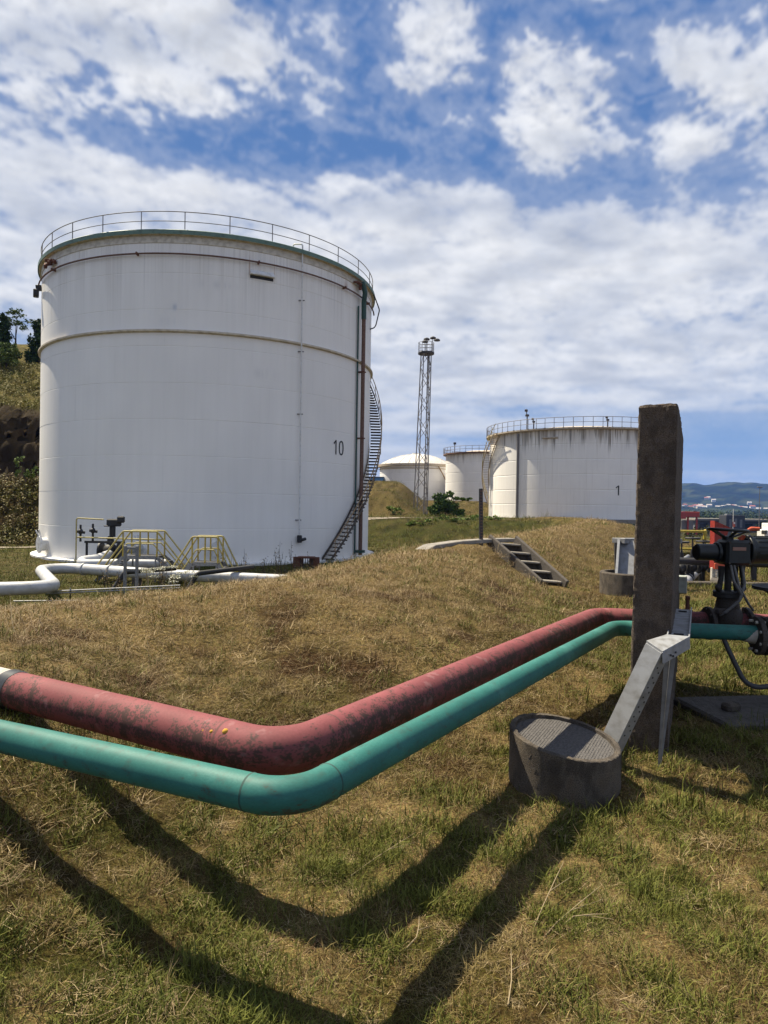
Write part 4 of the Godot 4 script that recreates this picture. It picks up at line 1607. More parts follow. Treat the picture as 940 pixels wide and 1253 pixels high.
func build_manifold() -> void:
	var y := -0.92
	var r := 0.2
	var base := V(-10.0, FLOOR_Y, 24.0)
	var o := thing("white_pipe", base, "long white pipe with a Z bend in front of the tall tank", "pipe")
	var b := MB.new()
	b.tube(bend([V(-1.5, y - 0.15, 23.9), V(-7.9, y, 24.3), V(-13.75, y, 26.9), V(-9.7, y, 20.1), V(-16.0, y, 17.6)], [1.0, 0.75, 0.75], 10), r, 20)
	put(b, "pipe_run", M.white_pipe, o)
	for f in [V(-11.4, y, 25.85), V(-10.2, y, 25.3), V(-11.3, y, 19.46)]:
		b = MB.new()
		var dir := Vector3(-0.914, 0, -0.406) if f.z < -22.0 else Vector3(-0.93, 0, 0.37)
		b.disc(f - dir * 0.035, f + dir * 0.035, r + 0.035, 20)
		put(b, "clamp_band", M.white_pipe, o)
	stand(y, -9.0, 24.8, r, o)
	stand(y, -4.5, 24.0, r, o)
	stand(y, -11.7, 19.3, r, o)
	# second pipe behind
	o = thing("white_pipe", V(-11.0, FLOOR_Y, 28.5), "white pipe running from the black valves behind the long pipe", "pipe")
	b = MB.new()
	b.tube(bend([V(-8.0, y - 0.05, 29.6), V(-11.5, y - 0.05, 28.9), V(-14.3, y - 0.05, 27.8), V(-12.4, y + 0.1, 29.4), V(-12.3, y + 0.35, 31.5)], [0.8, 0.35, 0.5], 8), r, 18)
	put(b, "pipe_run", M.white_pipe, o)
	stand(y, -10.0, 29.1, r, o)
	# outlet pipe from the shell with its valves
	var v := thing("valve_station", V(-12.6, FLOOR_Y, 30.5), "black valves with actuator beside the tank shell", "valves")
	b = MB.new()
	b.tube([V(-12.3, y + 0.35, 31.3), V(-12.1, y + 0.4, 34.4)], 0.24, 18)
	put(b, "outlet_pipe", M.white_pipe, v)
	valve(V(-12.4, y + 0.35, 30.8), 0.26, 1.25, v, 0.28)
	b = MB.new()
	b.box(at(V(-12.25, y + 1.65, 30.8), 0.3), Vector3(0.62, 0.34, 0.36), 0.05)
	b.box(at(V(-11.9, y + 1.8, 30.7), 0.3), Vector3(0.32, 0.3, 0.3), 0.05)
	b.tube([V(-12.3, y + 1.0, 30.8), V(-12.3, y + 1.5, 30.8)], 0.12, 10)
	put(b, "actuator", M.black, v)
	b = MB.new()
	b.bar(V(-13.4, y + 0.78, 30.4), V(-11.6, y + 0.78, 30.4), 0.06, 0.10)
	b.bar(V(-13.3, FLOOR_Y, 30.4), V(-13.3, y + 0.78, 30.4), 0.08, 0.08)
	b.bar(V(-11.7, FLOOR_Y, 30.4), V(-11.7, y + 0.78, 30.4), 0.08, 0.08)
	put(b, "frame", M.black, v)
	b = MB.new()
	b.tube(bend([V(-13.6, FLOOR_Y, 30.0), V(-13.6, y + 1.85, 30.0), V(-12.4, y + 1.8, 30.0)], [0.1], 4), 0.03, 8)
	b.tube([V(-13.6, y + 1.0, 30.0), V(-9.8, y + 0.95, 30.0)], 0.03, 8)
	put(b, "guard_rail", M.yellow_pale, v)
	for q in [[-13.5, 1.25], [-12.95, 1.3]]:
		b = MB.new()
		b.tube([V(q[0], y + 0.8, 30.2), V(q[0], y + q[1] + 0.3, 30.2)], 0.05, 8)
		b.bar(V(q[0] - 0.16, y + q[1], 30.2), V(q[0] + 0.2, y + q[1] - 0.05, 30.2), 0.05, 0.12, 0.01)
		b.ball(V(q[0], y + q[1], 30.2), Vector3(0.11, 0.13, 0.11), 6, 10)
		put(b, "drain_valve", M.black, v)
	crossover(V(-9.3, FLOOR_Y, 25.6), -11.0, -9.95, -8.65, -7.5, 25.9, 0.9, -0.42, "larger yellow crossover steps beside the black valves")
	crossover(V(-6.6, FLOOR_Y, 24.9), -7.85, -7.05, -6.1, -5.45, 25.0, 0.8, -0.55, "smaller yellow crossover steps near the right end of the white pipe")
	# grey H frame
	var fr := thing("steel_frame", V(-8.2, FLOOR_Y, 22), "grey steel H frame standing before the white pipe", "frame")
	for x in [-8.37, -7.99]:
		b = MB.new()
		b.bar(V(x, FLOOR_Y - 0.05, 22), V(x, 0.24, 22), 0.09, 0.09, 0.01)
		put(b, "upright", M.galv_dull, fr)
	for yy in [0.16, -0.55]:
		b = MB.new()
		b.bar(V(-8.33, yy, 22), V(-8.03, yy, 22), 0.06, 0.08, 0.005)
		put(b, "crossbar", M.galv_dull, fr)
	# conduits near the ground
	for k in 3:
		var cd := thing("conduit", V(-9.6, FLOOR_Y, 20.8), ["upper thin pale conduit bending round before the white pipe", "second thin pale conduit just below the upper one", "lowest thin conduit lying along the grass"][k], "conduit", "thin conduits before the white pipe")
		b = MB.new()
		if k < 2:
			b.tube(bend([V(-11.6 + 0.1 * k, -0.95 - 0.05 * k, 21.6), V(-10.2, -1.12 - 0.06 * k, 20.7), V(-6.4, -0.95 - 0.08 * k, 21.4)], [0.2], 4), 0.022, 6)
			for q in [[-9.6, 20.82], [-7.4, 21.2]]:
				b.bar(V(q[0], FLOOR_Y - 0.04, q[1]), V(q[0], -1.02 - 0.06 * k, q[1]), 0.03, 0.03)
		else:
			b.tube([V(-11.0, -1.36, 20.2), V(-8.4, -1.33, 20.5), V(-6.6, -1.28, 20.9)], 0.022, 6)
		put(b, "pipe", M.galv, cd)
	# black lagged pipes
	for k in 2:
		var bp := thing("black_pipe", V(-7.0 + k * 1.6, FLOOR_Y, 23.4), ["black lagged pipe bending up beside the larger crossover", "black lagged pipe bending up beside the smaller crossover"][k], "pipe")
		b = MB.new()
		var q := -9.2 + k * 2.5
		b.tube(bend([V(q, FLOOR_Y, 23.0), V(q + 0.35, -0.75, 23.2), V(q + 2.0, -0.62, 23.6 + k)], [0.18], 5), 0.085, 10)
		put(b, "lagging", M.black, bp)
	# rusty drain grate by the shell
	var gr := thing("drain_box", V(-3.74, FLOOR_Y, 33), "low rusty drain box at the foot of the tall tank", "drain")
	b = MB.new()
	b.bar(V(-4.13, -1.5, 33), V(-4.13, -0.85, 33), 0.09, 0.5)
	b.bar(V(-3.35, -1.5, 33), V(-3.35, -0.85, 33), 0.09, 0.5)
	b.bar(V(-4.15, -0.87, 33), V(-3.33, -0.87, 33), 0.5, 0.08)
	put(b, "casing", M.rust, gr)
	b = MB.new()
	for k in 6:
		b.bar(V(-4.0 + 0.11 * k, -1.5, 32.9), V(-4.0 + 0.11 * k, -0.9, 32.9), 0.03, 0.03)
	put(b, "grate", M.black, gr)


# ---------------------------------------------------------------- bank: steps, marker post, second drum
func build_slope_things() -> void:
	var b: MB
	var lt := V(2.38, 0.92, 15.36)
	var rt := V(2.99, 0.90, 15.42)
	var lb := V(3.22, 0.06, 13.82)
	var rb := V(3.72, 0.06, 13.72)
	var o := thing("concrete_steps", V(3.38, 0.0, 13.8), "dark concrete steps climbing the grassy bank", "steps")
	for e in [[lt, lb], [rt, rb]]:
		b = MB.new()
		b.bar(e[0], e[1], 0.075, 0.26, 0.015)
		put(b, "stringer", M.dark_shaded_step, o)
	var n := 5
	for k in n:
		var f := (k + 0.55) / n
		var p: Vector3 = lt.lerp(lb, f)
		var q: Vector3 = rt.lerp(rb, f)
		b = MB.new()
		b.bar(p + Vector3(0, 0.02, 0), q + Vector3(0, 0.0, 0), 0.18, 0.045, 0.012)
		var tr := put(b, "tread", M.concrete_pale, o)
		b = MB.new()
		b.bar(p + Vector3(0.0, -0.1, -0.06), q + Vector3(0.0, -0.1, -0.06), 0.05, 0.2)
		put(b, "riser", M.dark_shaded_step, tr)  # darker than its tread: the shade on the riser is in its colour
	# slab path on the crest
	o = thing("slab_path", V(1.6, 0.8, 14.6), "narrow concrete slab path along the top of the bank", "path slab")
	var a := [V(0.72, 0.72, 13.5), V(0.95, 0.82, 13.85), V(1.6, 0.865, 14.75), V(2.4, 0.90, 15.35), V(3.0, 0.90, 15.75)]
	for k in 4:
		b = MB.new()
		b.bar(a[k] + (a[k + 1] - a[k]) * 0.012, a[k + 1], 0.30, 0.09, 0.012)
		put(b, "slab", M.concrete_pale, o)
	# marker post
	o = thing("marker_post", V(2.16, 0.8, 15.1), "thin black notched post at the head of the steps", "post")
	b = MB.new()
	b.bar(V(2.17, 0.7, 15.05), V(2.14, 2.06, 15.05), 0.085, 0.04, 0.004, Vector3.BACK)
	put(b, "strut", M.dark_steel, o)
	for k in 17:
		b = MB.new()
		b.box(at(V(2.172 - 0.0018 * k, 0.95 + 0.066 * k, 15.028)), Vector3(0.045, 0.022, 0.02), 0.003)
		put(b, "notch", M.rust_pipe, o)
	# second drum with its covered tray
	var c := V(4.82, 0, 13.05)
	o = thing("concrete_ring", c, "far concrete well ring with galvanised tray standing in it", "well ring", "concrete well rings")
	b = MB.new()
	b.lathe(at(c), [Vector2(0.62, -0.05), Vector2(0.62, 0.42), Vector2(0.605, 0.44), Vector2(0.53, 0.44), Vector2(0.52, 0.42), Vector2(0.52, 0.1)], 40)
	put(b, "ring", M.concrete_drum, o)
	b = MB.new()
	b.disc(c + Vector3(0, 0.0, 0), c + Vector3(0, 0.16, 0), 0.53, 32)
	put(b, "fill", M.concrete_dark, o)
	o = thing("cable_tray", c + Vector3(0, 0.1, 0), "galvanised cable tray leaning up out of the far well ring", "cable tray", "galvanised cable trays")
	var low := V(4.66, 0.18, 13.0)
	var top := V(4.88, 1.02, 13.5)
	b = MB.new()
	b.bar(low, top, 0.36, 0.02, 0.0, Vector3.UP)
	put(b, "floor", M.galv_dull, o)
	for s in [-0.19, 0.19]:
		b = MB.new()
		b.bar(low + Vector3(s, 0, 0), top + Vector3(s, 0, 0), 0.05, 0.13, 0.004)
		put(b, "side_rail", M.galv, o)
	b = MB.new()
	b.bar(top + Vector3(-0.2, 0.0, -0.02), V(6.2, 1.0, 14.4), 0.32, 0.1, 0.004)
	put(b, "level_run", M.galv_dull, o)
	b = MB.new()
	b.bar(V(4.62, 0.3, 13.42), V(4.62, 0.98, 13.5), 0.05, 0.05)
	put(b, "bracket", M.dark_steel, o)


# ---------------------------------------------------------------- the pair of pipes, the wall, the tray and the near drum
func build_pipes_and_wall() -> void:
	var b: MB
	var yr := 0.60
	var yt := 0.625
	# red pipe
	var o := thing("red_pipe", V(-0.37, yr - 0.095, 2.78), "faded red pipe with black lichen bending before the bank", "pipe")
	var rc := [V(-1.93, yr, 3.59), V(-0.385, yr, 2.70), V(2.00, yr, 6.36), V(9.0, yr, 5.11)]
	b = MB.new()
	b.tube(path_points(bend(rc, [0.20, 0.24], 14), 0.25), 0.096, 32, true, 0.125)
	put(b, "pipe_run", M.red_pipe, o)
	var back := (V(-1.93, yr, 3.59) - V(-0.385, yr, 2.70)).normalized()
	var e := V(-1.93, yr, 3.59)
	b = MB.new()
	b.tube([e - back * 0.01, e + back * 0.01, e + back * 0.03, e + back * 0.055, e + back * 0.075], [0.098, 0.103, 0.101, 0.104, 0.099], 28)
	put(b, "tape_sleeve", M.tape, o)
	b = MB.new()
	b.tube(path_points([e + back * 0.06, e + back * 0.6, e + back * 4.0], 0.2), 0.097, 28)
	put(b, "wrapped_end", M.white_wrap, o)
	var w2: Vector3 = (rc[2] - rc[1]).normalized()
	for f in [[rc[1] + w2 * 0.30, w2], [rc[1] + back * 0.30, back], [rc[2] + (rc[3] - rc[2]).normalized() * 0.34, (rc[3] - rc[2]).normalized()]]:
		b = MB.new()
		b.tube([f[0] - f[1] * 0.005, f[0], f[0] + f[1] * 0.005], [0.0962, 0.0985, 0.0962], 32, false, 0.125)
		put(b, "weld_seam", M.weld_red, o)
	# spots of orange lichen and a pale patch
	for s in [[-0.62, 0.66, 0.011, 0.75], [-0.56, 0.645, 0.016, 0.9], [-0.66, 0.655, 0.008, 0.7]]:
		b = MB.new()
		var ax := V(-1.93, yr, 3.59).lerp(V(-0.385, yr, 2.70), (s[0] + 1.93) / 1.6)
		var out := (Vector3(back.z, 0, -back.x) * (1.0 if Vector3(back.z, 0, -back.x).z > 0.0 else -1.0) * cos(s[3]) + Vector3.UP * sin(s[3])).normalized()
		b.ball(ax + out * 0.0895, Vector3(s[2], s[2] * 0.8, s[2]), 6, 10)
		put(b, "lichen_spot", mat(lin(0.50, 0.27, 0.03), 0.9), o)
	# teal pipe
	o = thing("teal_pipe", V(-0.29, yt - 0.062, 2.33), "slimmer teal green pipe running in front of the red one", "pipe")
	var tc := [V(-5.5, yt, 4.575), V(-0.29, yt, 2.235), V(1.95, yt, 5.68), V(8.0, yt, 4.837)]
	b = MB.new()
	b.tube(path_points(bend(tc, [0.17, 0.18], 14), 0.25), 0.063, 28, true, 0.125)
	put(b, "pipe_run", M.teal_pipe, o)
	for f in [[tc[1] - (tc[1] - tc[0]).normalized() * 0.165, (tc[1] - tc[0]).normalized()], [tc[1] + (tc[2] - tc[1]).normalized() * 0.2, (tc[2] - tc[1]).normalized()], [tc[2] + (tc[3] - tc[2]).normalized() * 0.24, (tc[3] - tc[2]).normalized()]]:
		b = MB.new()
		b.tube([f[0] - f[1] * 0.004, f[0], f[0] + f[1] * 0.004], [0.0630, 0.0650, 0.0630], 28, false, 0.125)
		put(b, "weld_seam", M.weld_teal, o)
	# concrete wall seen end on, leaning a little, with worn edges
	o = thing("concrete_wall", V(2.2, 0, 5.4), "dark weathered concrete wall seen end on", "wall")
	var dir := Vector3(0.4146, 0, -0.91)
	var right := Vector3(0.91, 0, 0.4146)
	var org := V(1.745, 0, 4.42)
	b = MB.new()
	var nx := 16
	var ny := 96
	var nzz := 40
	var thick := 0.245
	var long := 2.35
	var tall := 2.31
	var surf := func(u: float, y: float, s: float) -> Vector3:
		# a point on a rounded box, roughened
		var cu := clampf(u, -thick * 0.5 + 0.018, thick * 0.5 - 0.018)
		var cs := clampf(s, 0.018, long - 0.018)
		var cy := minf(y, tall - 0.02)
		var dv := Vector3(u - cu, y - cy, s - cs)
		if dv.length() > 0.018:
			dv = dv.normalized() * 0.018
		var q := Vector3(cu, cy, cs) + dv
		# broken far corner of the top
		var p := org + right * q.x + dir * q.z + Vector3(0, q.y, 0)
		var rough := nz.get_noise_3d(p.x * 14.0, p.y * 14.0, p.z * 14.0) * 0.007 + nz.get_noise_3d(p.x * 60.0, p.y * 60.0, p.z * 60.0) * 0.007
		p += (right * signf(q.x) * absf(q.x) / thick + dir * (q.z / long - 0.5)).normalized() * rough
		p.y += nz.get_noise_2d(p.x * 9.0, p.z * 9.0) * 0.012 * ss(tall - 0.1, tall, y)
		p.x += 0.013 * p.y
		return p
	var sheet := func(f: Callable, nu: int, nv: int, out: Vector3) -> void:
		var g := []
		for i in nu + 1:
			var row := []
			for j in nv + 1:
				row.append(f.call(float(i) / nu, float(j) / nv))
			g.append(row)
		for i in nu:
			for j in nv:
				var q: Vector3 = (g[i + 1][j] - g[i][j]).cross(g[i][j + 1] - g[i][j]).normalized()
				if q.dot(out) < 0.0:
					q = -q
				b.quad(g[i][j], g[i + 1][j], g[i + 1][j + 1], g[i][j + 1], q, q, q, q)
	sheet.call(func(i: float, j: float) -> Vector3: return surf.call((i - 0.5) * thick, j * tall - 0.1 * (1.0 - j), 0.0), nx, ny, -dir)
	sheet.call(func(i: float, j: float) -> Vector3: return surf.call((i - 0.5) * thick, j * tall - 0.1 * (1.0 - j), long), nx, ny / 2, dir)
	for s in [-0.5, 0.5]:
		sheet.call(func(i: float, j: float) -> Vector3: return surf.call(s * thick, j * tall - 0.1 * (1.0 - j), i * long), nzz, ny, right * s)
	sheet.call(func(i: float, j: float) -> Vector3: return surf.call((i - 0.5) * thick, tall, j * long), nx, nzz, Vector3.UP)
	put(b, "slab", M.concrete_old, o)
	# near drum: ring with a sunk lid, the top sloping to the right and forwards
	var c := V(1.085, 0, 3.99)
	o = thing("concrete_ring", c, "near concrete well ring with sunk grey lid beside the wall", "well ring", "concrete well rings")
	var r := 0.318
	var slope := func(p: Vector3) -> float: return 0.275 - 0.125 * (p.x - c.x) - 0.10 * (p.z - c.z)
	b = MB.new()
	var segs := 110
	for k in segs:
		var rows := []
		for m in 2:
			var a := TAU * (k + m) / segs
			var u := Vector3(sin(a), 0, cos(a))
			var row := []
			for q in [[1.0, -1.0], [1.002, 0.1], [1.004, 0.22], [1.002, 0.34], [1.0, 0.46], [1.002, 0.58], [1.0, 0.70], [1.002, 0.82], [1.0, 0.92], [0.994, 0.985], [0.98, 1.0], [0.895, 1.0], [0.882, 0.97], [0.878, 0.72]]:
				var p: Vector3 = c + u * r * q[0]
				var hgt: float = slope.call(p)
				p.y = -0.06 if q[1] < 0.0 else hgt * q[1]
				p += u * nz.get_noise_3d(p.x * 30.0, p.y * 30.0, p.z * 30.0) * 0.005 + u * nz.get_noise_3d(p.x * 90.0, p.y * 90.0, p.z * 90.0) * 0.003
				p.y += nz.get_noise_2d(p.x * 24.0, p.z * 24.0) * 0.005 if q[1] > 0.9 else 0.0
				row.append([p, u])
			rows.append(row)
		for q in 13:
			var A: Vector3 = rows[0][q][0]
			var B: Vector3 = rows[1][q][0]
			var C: Vector3 = rows[1][q + 1][0]
			var D: Vector3 = rows[0][q + 1][0]
			if q < 9:
				b.quad(A, B, C, D, rows[0][q][1], rows[1][q][1], rows[1][q][1], rows[0][q][1])
			elif q < 11:
				b.flat(A, B, C, D, Vector3.UP)
			else:
				b.quad(A, B, C, D, -rows[0][q][1], -rows[1][q][1], -rows[1][q][1], -rows[0][q][1])
	put(b, "ring", M.concrete_drum, o)
	b = MB.new()
	var hub := c + Vector3(0, 0.275 - 0.02, 0)
	for k in segs:
		for s in 6:
			var g := []
			for q in [[k, s], [k + 1, s], [k + 1, s + 1], [k, s + 1]]:
				var a: float = TAU * q[0] / segs
				var p: Vector3 = c + Vector3(sin(a), 0, cos(a)) * r * 0.885 * q[1] / 6.0
				p.y = slope.call(p) - 0.020 + nz.get_noise_2d(p.x * 14.0, p.z * 14.0) * 0.002
				g.append(p)
			b.flat(g[0], g[1], g[2], g[3], Vector3.UP)
	var lid := put(b, "lid", M.lid, o)
	for k in 37:
		# raised tread ribs of the lid
		var off := (k - 18) * 0.0152
		var half := sqrt(maxf(pow(r * 0.86, 2.0) - off * off, 0.0))
		var ux := Vector3(0.88, 0, 0.47)
		var uy := Vector3(-0.47, 0, 0.88)
		var p0: Vector3 = c + ux * off - uy * half
		var p1: Vector3 = c + ux * off + uy * half
		p0.y = slope.call(p0) - 0.0196
		p1.y = slope.call(p1) - 0.0196
		b = MB.new()
		b.bar(p0, p1, 0.004, 0.003, 0.0008)
		put(b, "rib", M.lid, lid)
	# cable tray: level run along the wall, elbow, sloping run down to the drum
	o = thing("cable_tray", V(1.7, 0, 4.5), "pale galvanised cable tray sloping from the wall to the near well ring", "cable tray", "galvanised cable trays")
	var far := V(2.44, 0.81, 5.5)
	var knee := V(1.84, 0.81, 4.21)
	var knee2 := V(1.63, 0.80, 4.03)
	var foot := V(1.40, 0.12, 4.195)
	b = MB.new()
	b.bar(far, knee, 0.115, 0.012, 0.002)
	var run := put(b, "level_floor", M.galv_dull, o)
	for s in [-0.062, 0.062]:
		b = MB.new()
		b.bar(far + right * s + Vector3(0, 0.0, 0), knee + right * s, 0.008, 0.055, 0.001)
		put(b, "side_lip", M.galv, run)
	for s in [0.12, 0.9]:
		b = MB.new()
		var p := far.lerp(knee, s)
		b.box(at(p + Vector3(0, 0.012, 0), -0.43), Vector3(0.06, 0.01, 0.018), 0.002)
		put(b, "slot", M.black, run)
	var f := (foot - knee2).normalized()
	var side := Vector3(0.55, 0, 0.83)
	side = (side - f * side.dot(f)).normalized()
	var up := side.cross(f).normalized()
	if up.y < 0.0:
		up = -up
	# elbow plate
	b = MB.new()
	var el := [knee + right * 0.066 + Vector3(0, 0.012, 0), knee - right * 0.066 + Vector3(0, 0.012, 0), knee2 + f * 0.012 + up * 0.006 - side * 0.061, knee2 + f * 0.012 + up * 0.006 + side * 0.061]
	for s in [0.0, 1.0]:
		b.flat(el[0] + Vector3(0, 0.015 - 0.014 * s, 0), el[1] + Vector3(0, 0.015 - 0.014 * s, 0), el[2] + Vector3(0, 0.015 - 0.014 * s, 0), el[3] + Vector3(0, 0.015 - 0.014 * s, 0), Vector3(0, 1.0 - 2.0 * s, 0))
	for k in 4:
		b.flat(el[k] + Vector3(0, 0.015, 0), el[(k + 1) % 4] + Vector3(0, 0.015, 0), el[(k + 1) % 4] + Vector3(0, 0.001, 0), el[k] + Vector3(0, 0.001, 0), el[k] - el[(k + 2) % 4])
	var elbow := put(b, "elbow_cover", M.galv, o)
	b = MB.new()
	b.bar(el[3] + Vector3(0, -0.026, 0.0), el[0] + Vector3(0, -0.026, 0.0), 0.006, 0.07, 0.001)
	put(b, "side_plate", M.galv, elbow)
	for k in 3:
		b = MB.new()
		var p: Vector3 = el[3].lerp(el[0], 0.25 + 0.09 * k) + Vector3(0.004, -0.03 - 0.014 * (k % 2), 0.006)
		b.disc(p, p + right * 0.002 + Vector3(0, 0, 0.002), 0.007, 10)
		put(b, "hole", M.black, elbow)
	# sloping run
	b = MB.new()
	b.bar(knee2 + f * 0.01 + up * 0.012, foot + up * 0.012, 0.118, 0.008, 0.001, up)
	var cover := put(b, "sloping_cover", M.galv, o)
	for s in [-0.057, 0.057]:
		b = MB.new()
		b.bar(knee2 + f * 0.01 + side * s - up * 0.03, foot + side * s - up * 0.03, 0.005, 0.075, 0.001, up)
		put(b, "side_plate", M.galv, cover)
	var hole := MB.new()
	hole.disc(Vector3.ZERO, Vector3(0, 0.0016, 0), 0.0062, 10)
	var hm := hole.mesh()
	var hb := Basis(f, side, f.cross(side))
	for k in 17:
		var p := knee2 + f * (0.04 + k * 0.034) + side * 0.0598 - up * (0.012 + 0.032 * (k % 2))
		place(hm, "hole", M.black, Transform3D(hb, p), cover)
	# tapering steel leg
	b = MB.new()
	var lt := V(1.80, 0.74, 4.22)
	var lb := V(1.73, -0.05, 4.20)
	for g in [[Vector3(1, 0, 0.35).normalized(), 0.034, 0.007], [Vector3(0.35, 0, -1).normalized(), 0.03, 0.006]]:
		var w: Vector3 = g[0]
		b.flat(lt - w * g[1], lt + w * g[1], lb + w * g[2], lb - w * g[2], Vector3.BACK)
		b.flat(lt - w * g[1] + Vector3(0, 0, -0.005), lt + w * g[1] + Vector3(0, 0, -0.005), lb + w * g[2] + Vector3(0, 0, -0.005), lb - w * g[2] + Vector3(0, 0, -0.005), Vector3.FORWARD)
	put(b, "leg", M.galv_dull, o)


# ---------------------------------------------------------------- valves and yard on the right
func build_valves() -> void:
	var b: MB
	# motor valve on the red pipe
	var px := 3.13
	var pd := 6.15
	var o := thing("motor_valve", V(px, 0.45, pd), "black motor driven valve with handwheel on the red pipe", "valve")
	b = MB.new()
	b.ball(V(px, 0.64, pd), Vector3(0.135, 0.17, 0.13), 12, 18)
	b.tube([V(px, 0.70, pd), V(px, 0.84, pd)], [0.11, 0.09], 18)
	var body := put(b, "valve_body", M.iron, o)
	for s in [-0.17, 0.17]:
		b = MB.new()
		b.disc(V(px + s - 0.018, 0.60, pd), V(px + s + 0.018, 0.60, pd), 0.15, 24, 0.004)
		var fl := put(b, "flange", M.iron, body)
		for k in 8:
			b = MB.new()
			var a := TAU * k / 8.0
			b.disc(V(px + s - 0.03, 0.60 + sin(a) * 0.125, pd + cos(a) * 0.125), V(px + s + 0.03, 0.60 + sin(a) * 0.125, pd + cos(a) * 0.125), 0.012, 6)
			put(b, "bolt", M.iron, fl)
	b = MB.new()
	b.disc(V(px, 0.84, pd), V(px, 0.87, pd), 0.125, 20, 0.004)
	b.disc(V(px, 0.87, pd), V(px, 0.895, pd), 0.125, 20, 0.004)
	for s in [-1.0, 1.0]:
		b.tube([V(px + s * 0.085, 0.88, pd), V(px + s * 0.065, 1.0, pd), V(px + s * 0.06, 1.12, pd)], [0.028, 0.022, 0.03], 10)
		b.ball(V(px + s * 0.11, 0.93, pd - 0.05), Vector3(0.03, 0.035, 0.03), 6, 10)
	b.tube([V(px, 0.88, pd), V(px, 1.14, pd)], 0.03, 10)
	put(b, "yoke", M.black_dusty, o)
	b = MB.new()
	b.box(at(V(px + 0.035, 1.25, pd - 0.02)), Vector3(0.225, 0.225, 0.22), 0.022)
	var gear := put(b, "gearbox", M.actuator, o)
	b = MB.new()
	b.box(at(V(px + 0.03, 1.285, pd - 0.1325)), Vector3(0.12, 0.03, 0.004), 0.001)
	put(b, "name_plate", M.label, gear)
	for sx in [-1.0, 1.0]:
		for sy in [-1.0, 1.0]:
			b = MB.new()
			b.disc(V(px + 0.035 + sx * 0.092, 1.25 + sy * 0.092, pd - 0.128), V(px + 0.035 + sx * 0.092, 1.25 + sy * 0.092, pd - 0.14), 0.010, 8)
			put(b, "bolt", M.iron, gear)
	b = MB.new()
	b.disc(V(px - 0.30, 1.245, pd), V(px - 0.08, 1.245, pd), 0.075, 20, 0.012)
	b.disc(V(px - 0.12, 1.245, pd), V(px - 0.09, 1.245, pd), 0.092, 20, 0.004)
	put(b, "limit_switch_housing", M.actuator, o)
	b = MB.new()
	b.disc(V(px + 0.15, 1.27, pd), V(px + 0.62, 1.27, pd), 0.122, 24, 0.015)
	b.disc(V(px + 0.15, 1.27, pd), V(px + 0.185, 1.27, pd), 0.14, 24, 0.004)
	var motor := put(b, "motor", M.actuator, o)
	for k in 9:
		b = MB.new()
		var a := deg_to_rad(-10.0 + 25.0 * k)
		b.bar(V(px + 0.22, 1.27 + sin(a) * 0.124, pd - cos(a) * 0.124), V(px + 0.58, 1.27 + sin(a) * 0.124, pd - cos(a) * 0.124), 0.008, 0.012)
		put(b, "fin", M.actuator, motor)
	b = MB.new()
	b.box(at(V(px + 0.42, 1.25, pd - 0.15)), Vector3(0.13, 0.05, 0.03), 0.004)
	put(b, "terminal_cover", M.iron, motor)
	# handwheel, dished, tilted a little
	b = MB.new()
	var wc := V(px - 0.01, 1.45, pd)
	var tilt := Basis(Vector3(0, 0, 1), -0.04)
	var ring := []
	for k in 33:
		ring.append(wc + tilt * Vector3(cos(TAU * k / 32.0) * 0.165, 0.0, sin(TAU * k / 32.0) * 0.165))
	b.tube(ring, 0.014, 8, false)
	for k in 5:
		var a := TAU * k / 5.0 + 0.3
		b.bar(wc + Vector3(0, -0.07, 0) + tilt * Vector3(cos(a) * 0.03, 0, sin(a) * 0.03), wc + tilt * Vector3(cos(a) * 0.163, 0, sin(a) * 0.163), 0.025, 0.016, 0.002)
	b.disc(wc + Vector3(0, -0.11, 0), wc + Vector3(0, -0.055, 0), 0.05, 14, 0.008)
	put(b, "handwheel", M.actuator, o)
	b = MB.new()
	b.tube([wc + Vector3(0.17, 0.0, 0.02), wc + Vector3(0.20, 0.012, 0.02), wc + Vector3(0.27, 0.012, 0.03)], [0.014, 0.02, 0.018], 10)
	put(b, "crank_grip", M.orange, o)
	b = MB.new()
	b.tube([V(px + 0.07, 1.36, pd - 0.06), V(px + 0.10, 1.405, pd - 0.08)], [0.03, 0.012], 10)
	put(b, "lever_knob", M.orange, o)
	for g in [[[V(px - 0.03, 1.14, pd - 0.1), V(px - 0.02, 1.0, pd - 0.14), V(px + 0.06, 0.86, pd - 0.15), V(px - 0.07, 0.74, pd - 0.15), V(px - 0.13, 0.69, pd - 0.12)], 0.013], [[V(px + 0.09, 1.14, pd - 0.06), V(px + 0.10, 0.97, pd - 0.1), V(px + 0.02, 0.83, pd - 0.17), V(px - 0.10, 0.72, pd - 0.16)], 0.013], [[V(px + 0.0, 1.14, pd - 0.1), V(px + 0.03, 0.95, pd - 0.14), V(px + 0.11, 0.80, pd - 0.15), V(px + 0.17, 0.74, pd - 0.12)], 0.011]]:
		b = MB.new()
		b.tube(bend(g[0], [0.06, 0.06, 0.05], 6) if g[0].size() == 5 else bend(g[0], [0.06, 0.06], 6), g[1], 8)
		put(b, "cable", M.cable, o)
	b = MB.new()
	b.tube([V(px + 0.105, 1.14, pd - 0.04), V(px + 0.105, 1.02, pd - 0.04)], [0.03, 0.016], 10)
	b.tube([V(px + 0.105, 1.02, pd - 0.04), V(px + 0.105, 0.95, pd - 0.04)], 0.011, 8)
	put(b, "cable_gland", M.actuator, o)
	b = MB.new()
	b.box(at(V(px - 0.11, 0.725, pd - 0.11), 0.5), Vector3(0.11, 0.05, 0.05), 0.008)
	put(b, "junction_box", M.iron, o)
	# bleed spigot on the red pipe
	o = thing("bleed_spigot", V(2.80, 0.69, 6.22), "short rusty red spigot standing on the red pipe", "spigot")
	b = MB.new()
